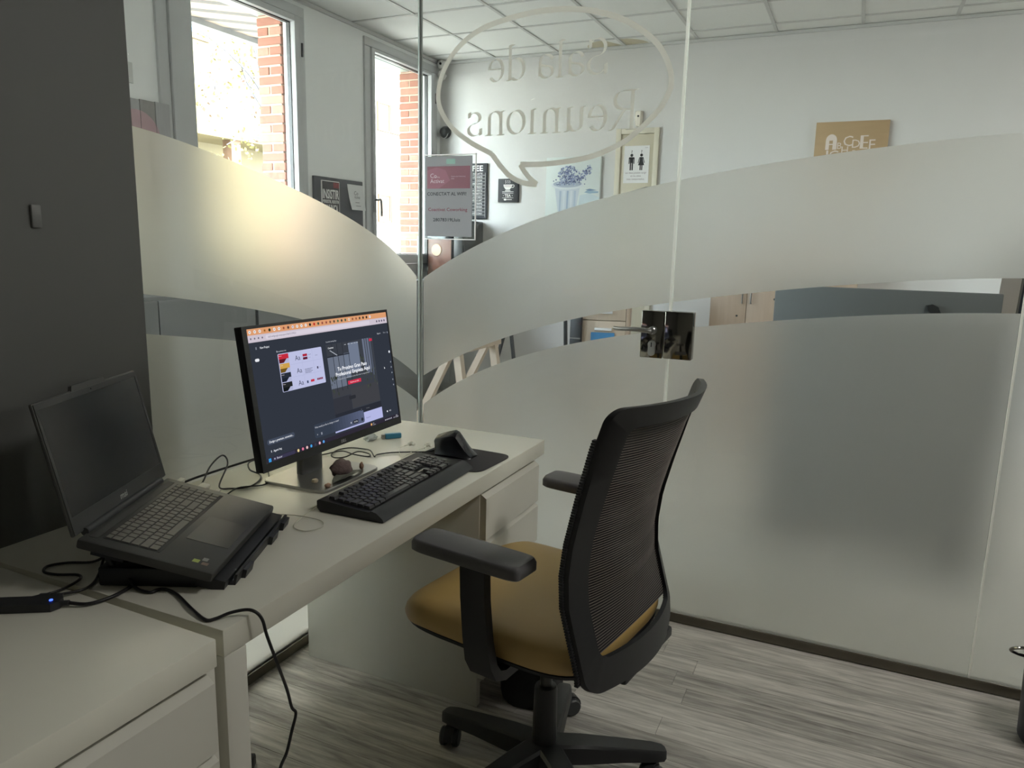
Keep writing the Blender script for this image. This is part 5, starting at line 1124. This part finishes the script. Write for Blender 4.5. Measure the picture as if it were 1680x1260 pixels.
MB().box(-3.22, -1.6, 2.96, -3.14, 6, 3.10).build('edge_beam', pmat('grey_beam', rgb(130, 132, 134), .5, var=.05), pr, smooth=0)
MB().box(-3.3, -1.6, 3.06, -2.34, 6, 3.10).build('roof_deck', M_slat2, pr, smooth=0)
for yq in (.62, 2.585): MB().box(-2.43, yq, 2.905, -2.337, yq + 1.25, 2.96).build('lintel_board', pmat('green_grey_board', rgb(170, 184, 178), .5, var=.05), pr, smooth=0)
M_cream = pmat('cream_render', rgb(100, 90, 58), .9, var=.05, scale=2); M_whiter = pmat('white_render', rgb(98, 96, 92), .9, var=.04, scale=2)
M_bglass = pmat('blue_window_glass', rgb(52, 72, 90), .1, var=.3, scale=3)
ha = thing('apartment_house', 'cream apartment house with balcony opposite the nearer window', 'building', (-12, 10, -.3))
MB().box(-4, -13.5, 0, 0, 4.2, 9.5).build('house_wall', pmat('pale_cream_render', rgb(104, 97, 76), .9, var=.05, scale=2), ha, smooth=0)  # unseen stretch towards -y added to block bright sky from the glass film
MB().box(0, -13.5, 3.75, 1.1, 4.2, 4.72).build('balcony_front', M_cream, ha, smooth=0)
MB().box(0, -13.5, 4.72, .5, 4.2, 4.95).build('awning_band', pmat('pale_blue_band', rgb(62, 76, 86), .5, var=.2, scale=4), ha, smooth=0)
for y in (.14, 1.72, -1.6): MB().box(.75, y, 0, 1.0, y + .27, 3.75).build('balcony_post', pmat('brown_post', rgb(84, 62, 44), .7, var=.1), ha, smooth=0)
for y in (-.5, 1.9): f = MB().box(0, y, 5.9, .06, y + 1.1, 7.3).build('house_window', pmat('tan_reveal', rgb(96, 78, 60), .8, var=.05), ha, smooth=0); MB().box(.06, y + .1, 6.0, .08, y + 1.0, 7.2).build('window_glass', M_bglass, f, smooth=0)
MB().box(1.1, 1.0, 4.1, 1.13, 1.4, 4.3).build('vent_grille', M_slat2, ha, smooth=0)
hw = thing('white_house', 'white house with blue windows opposite the farther window', 'building', (-12, 18, -.3))
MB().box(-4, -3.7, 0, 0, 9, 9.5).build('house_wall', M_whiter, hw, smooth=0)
for z0, z1 in ((5.0, 5.75), (2.3, 3.05)):
    for y0, w_, gl in ((-.92, .55, False), (-.25, .75, True)):
        f = MB(); f.box(0, y0 - .04, z0 - .04, .06, y0, z1 + .04).box(0, y0 + w_, z0 - .04, .06, y0 + w_ + .04, z1 + .04).box(0, y0, z1, .06, y0 + w_, z1 + .04).box(0, y0, z0 - .04, .06, y0 + w_, z0)
        f = f.build('house_window', pmat('tan_reveal', rgb(96, 78, 60), .8), hw, smooth=0)
        MB().box(0.005, y0, z0, .03, y0 + w_, z1).build('window_glass', M_bglass if gl else pmat('tan_reveal', rgb(96, 78, 60), .8), f, smooth=0)
MB().box(-.0, -3.7, 1.0, .12, 9, 1.2).build('string_course', M_whiter, hw, smooth=0)
MB().prism([(-.4, 0), (1.3, 0), (.35, 1.75)], .15, .35, 'x').build('gable_panel', M_cream, hw, smooth=0)
tr_ = thing('tree', 'thin street tree with sparse yellow green leaves outside the nearer window', 'tree', (-6.0, 6.35, -.3))
M_bark = pmat('grey_bark', rgb(66, 66, 72), .9, var=.2, scale=20, bump=.4)
MB().tube([(0, 0, 0), (.02, -.03, 1.5), (-.02, -.12, 2.6), (0, -.45, 3.2), (.02, -.62, 4.2), (.0, -.7, 6.0)], lambda t: .075 - .05 * t, 8, 4).build('trunk', M_bark, tr_)
BR = [[(0, -.45, 3.2), (.1, -.85, 3.65), (.05, -1.25, 3.95), (0, -1.7, 4.15)], [(0, -.2, 2.8), (.1, -.75, 3.35), (0, -1.0, 3.8), (0, -1.1, 4.5)], [(0, -.6, 4.2), (0, -.9, 4.5), (-.05, -1.4, 4.6), (0, -1.8, 4.35)], [(0, -.15, 2.6), (.1, -.6, 2.95), (0, -1.0, 3.0), (0, -1.35, 2.85)], [(0, -.45, 3.3), (.05, -.75, 3.9), (0, -.85, 4.3)], [(0, -1.25, 3.95), (.05, -1.45, 3.7), (0, -1.6, 3.35)]]
for P in BR: MB().tube(P, lambda t: .02 - .014 * t, 6, 5).build('branch', M_bark, tr_)
m = MB(); rt = random.Random(5); ml_ = [pmat('yellow_green_leaf', rgb(84, 80, 30), .7, var=.2), pmat('brown_leaf', rgb(66, 46, 32), .7, var=.2), pmat('pale_leaf', rgb(104, 100, 56), .7, var=.2)]
for P in BR:
    S_ = spline(P, 12)
    for _ in range(105):
        c = rt.choice(S_[8:]) + Vector((rt.gauss(0, .10), rt.gauss(0, .13), rt.gauss(-.03, .12))); s_ = rt.uniform(.016, .034)
        a = Vector((rt.gauss(0, 1), rt.gauss(0, 1), rt.gauss(0, 1))).normalized(); b2 = a.cross(Vector((rt.gauss(0, 1), rt.gauss(0, 1), .3))).normalized()
        m.cur = rt.choice((0, 0, 1, 2)); m.add([c - a * s_, c + b2 * s_ * .7, c + a * s_ * 1.1, c - b2 * s_ * .7], [(0, 1, 2, 3)])
m.build('foliage', ml_, tr_, smooth=0, kind='stuff')
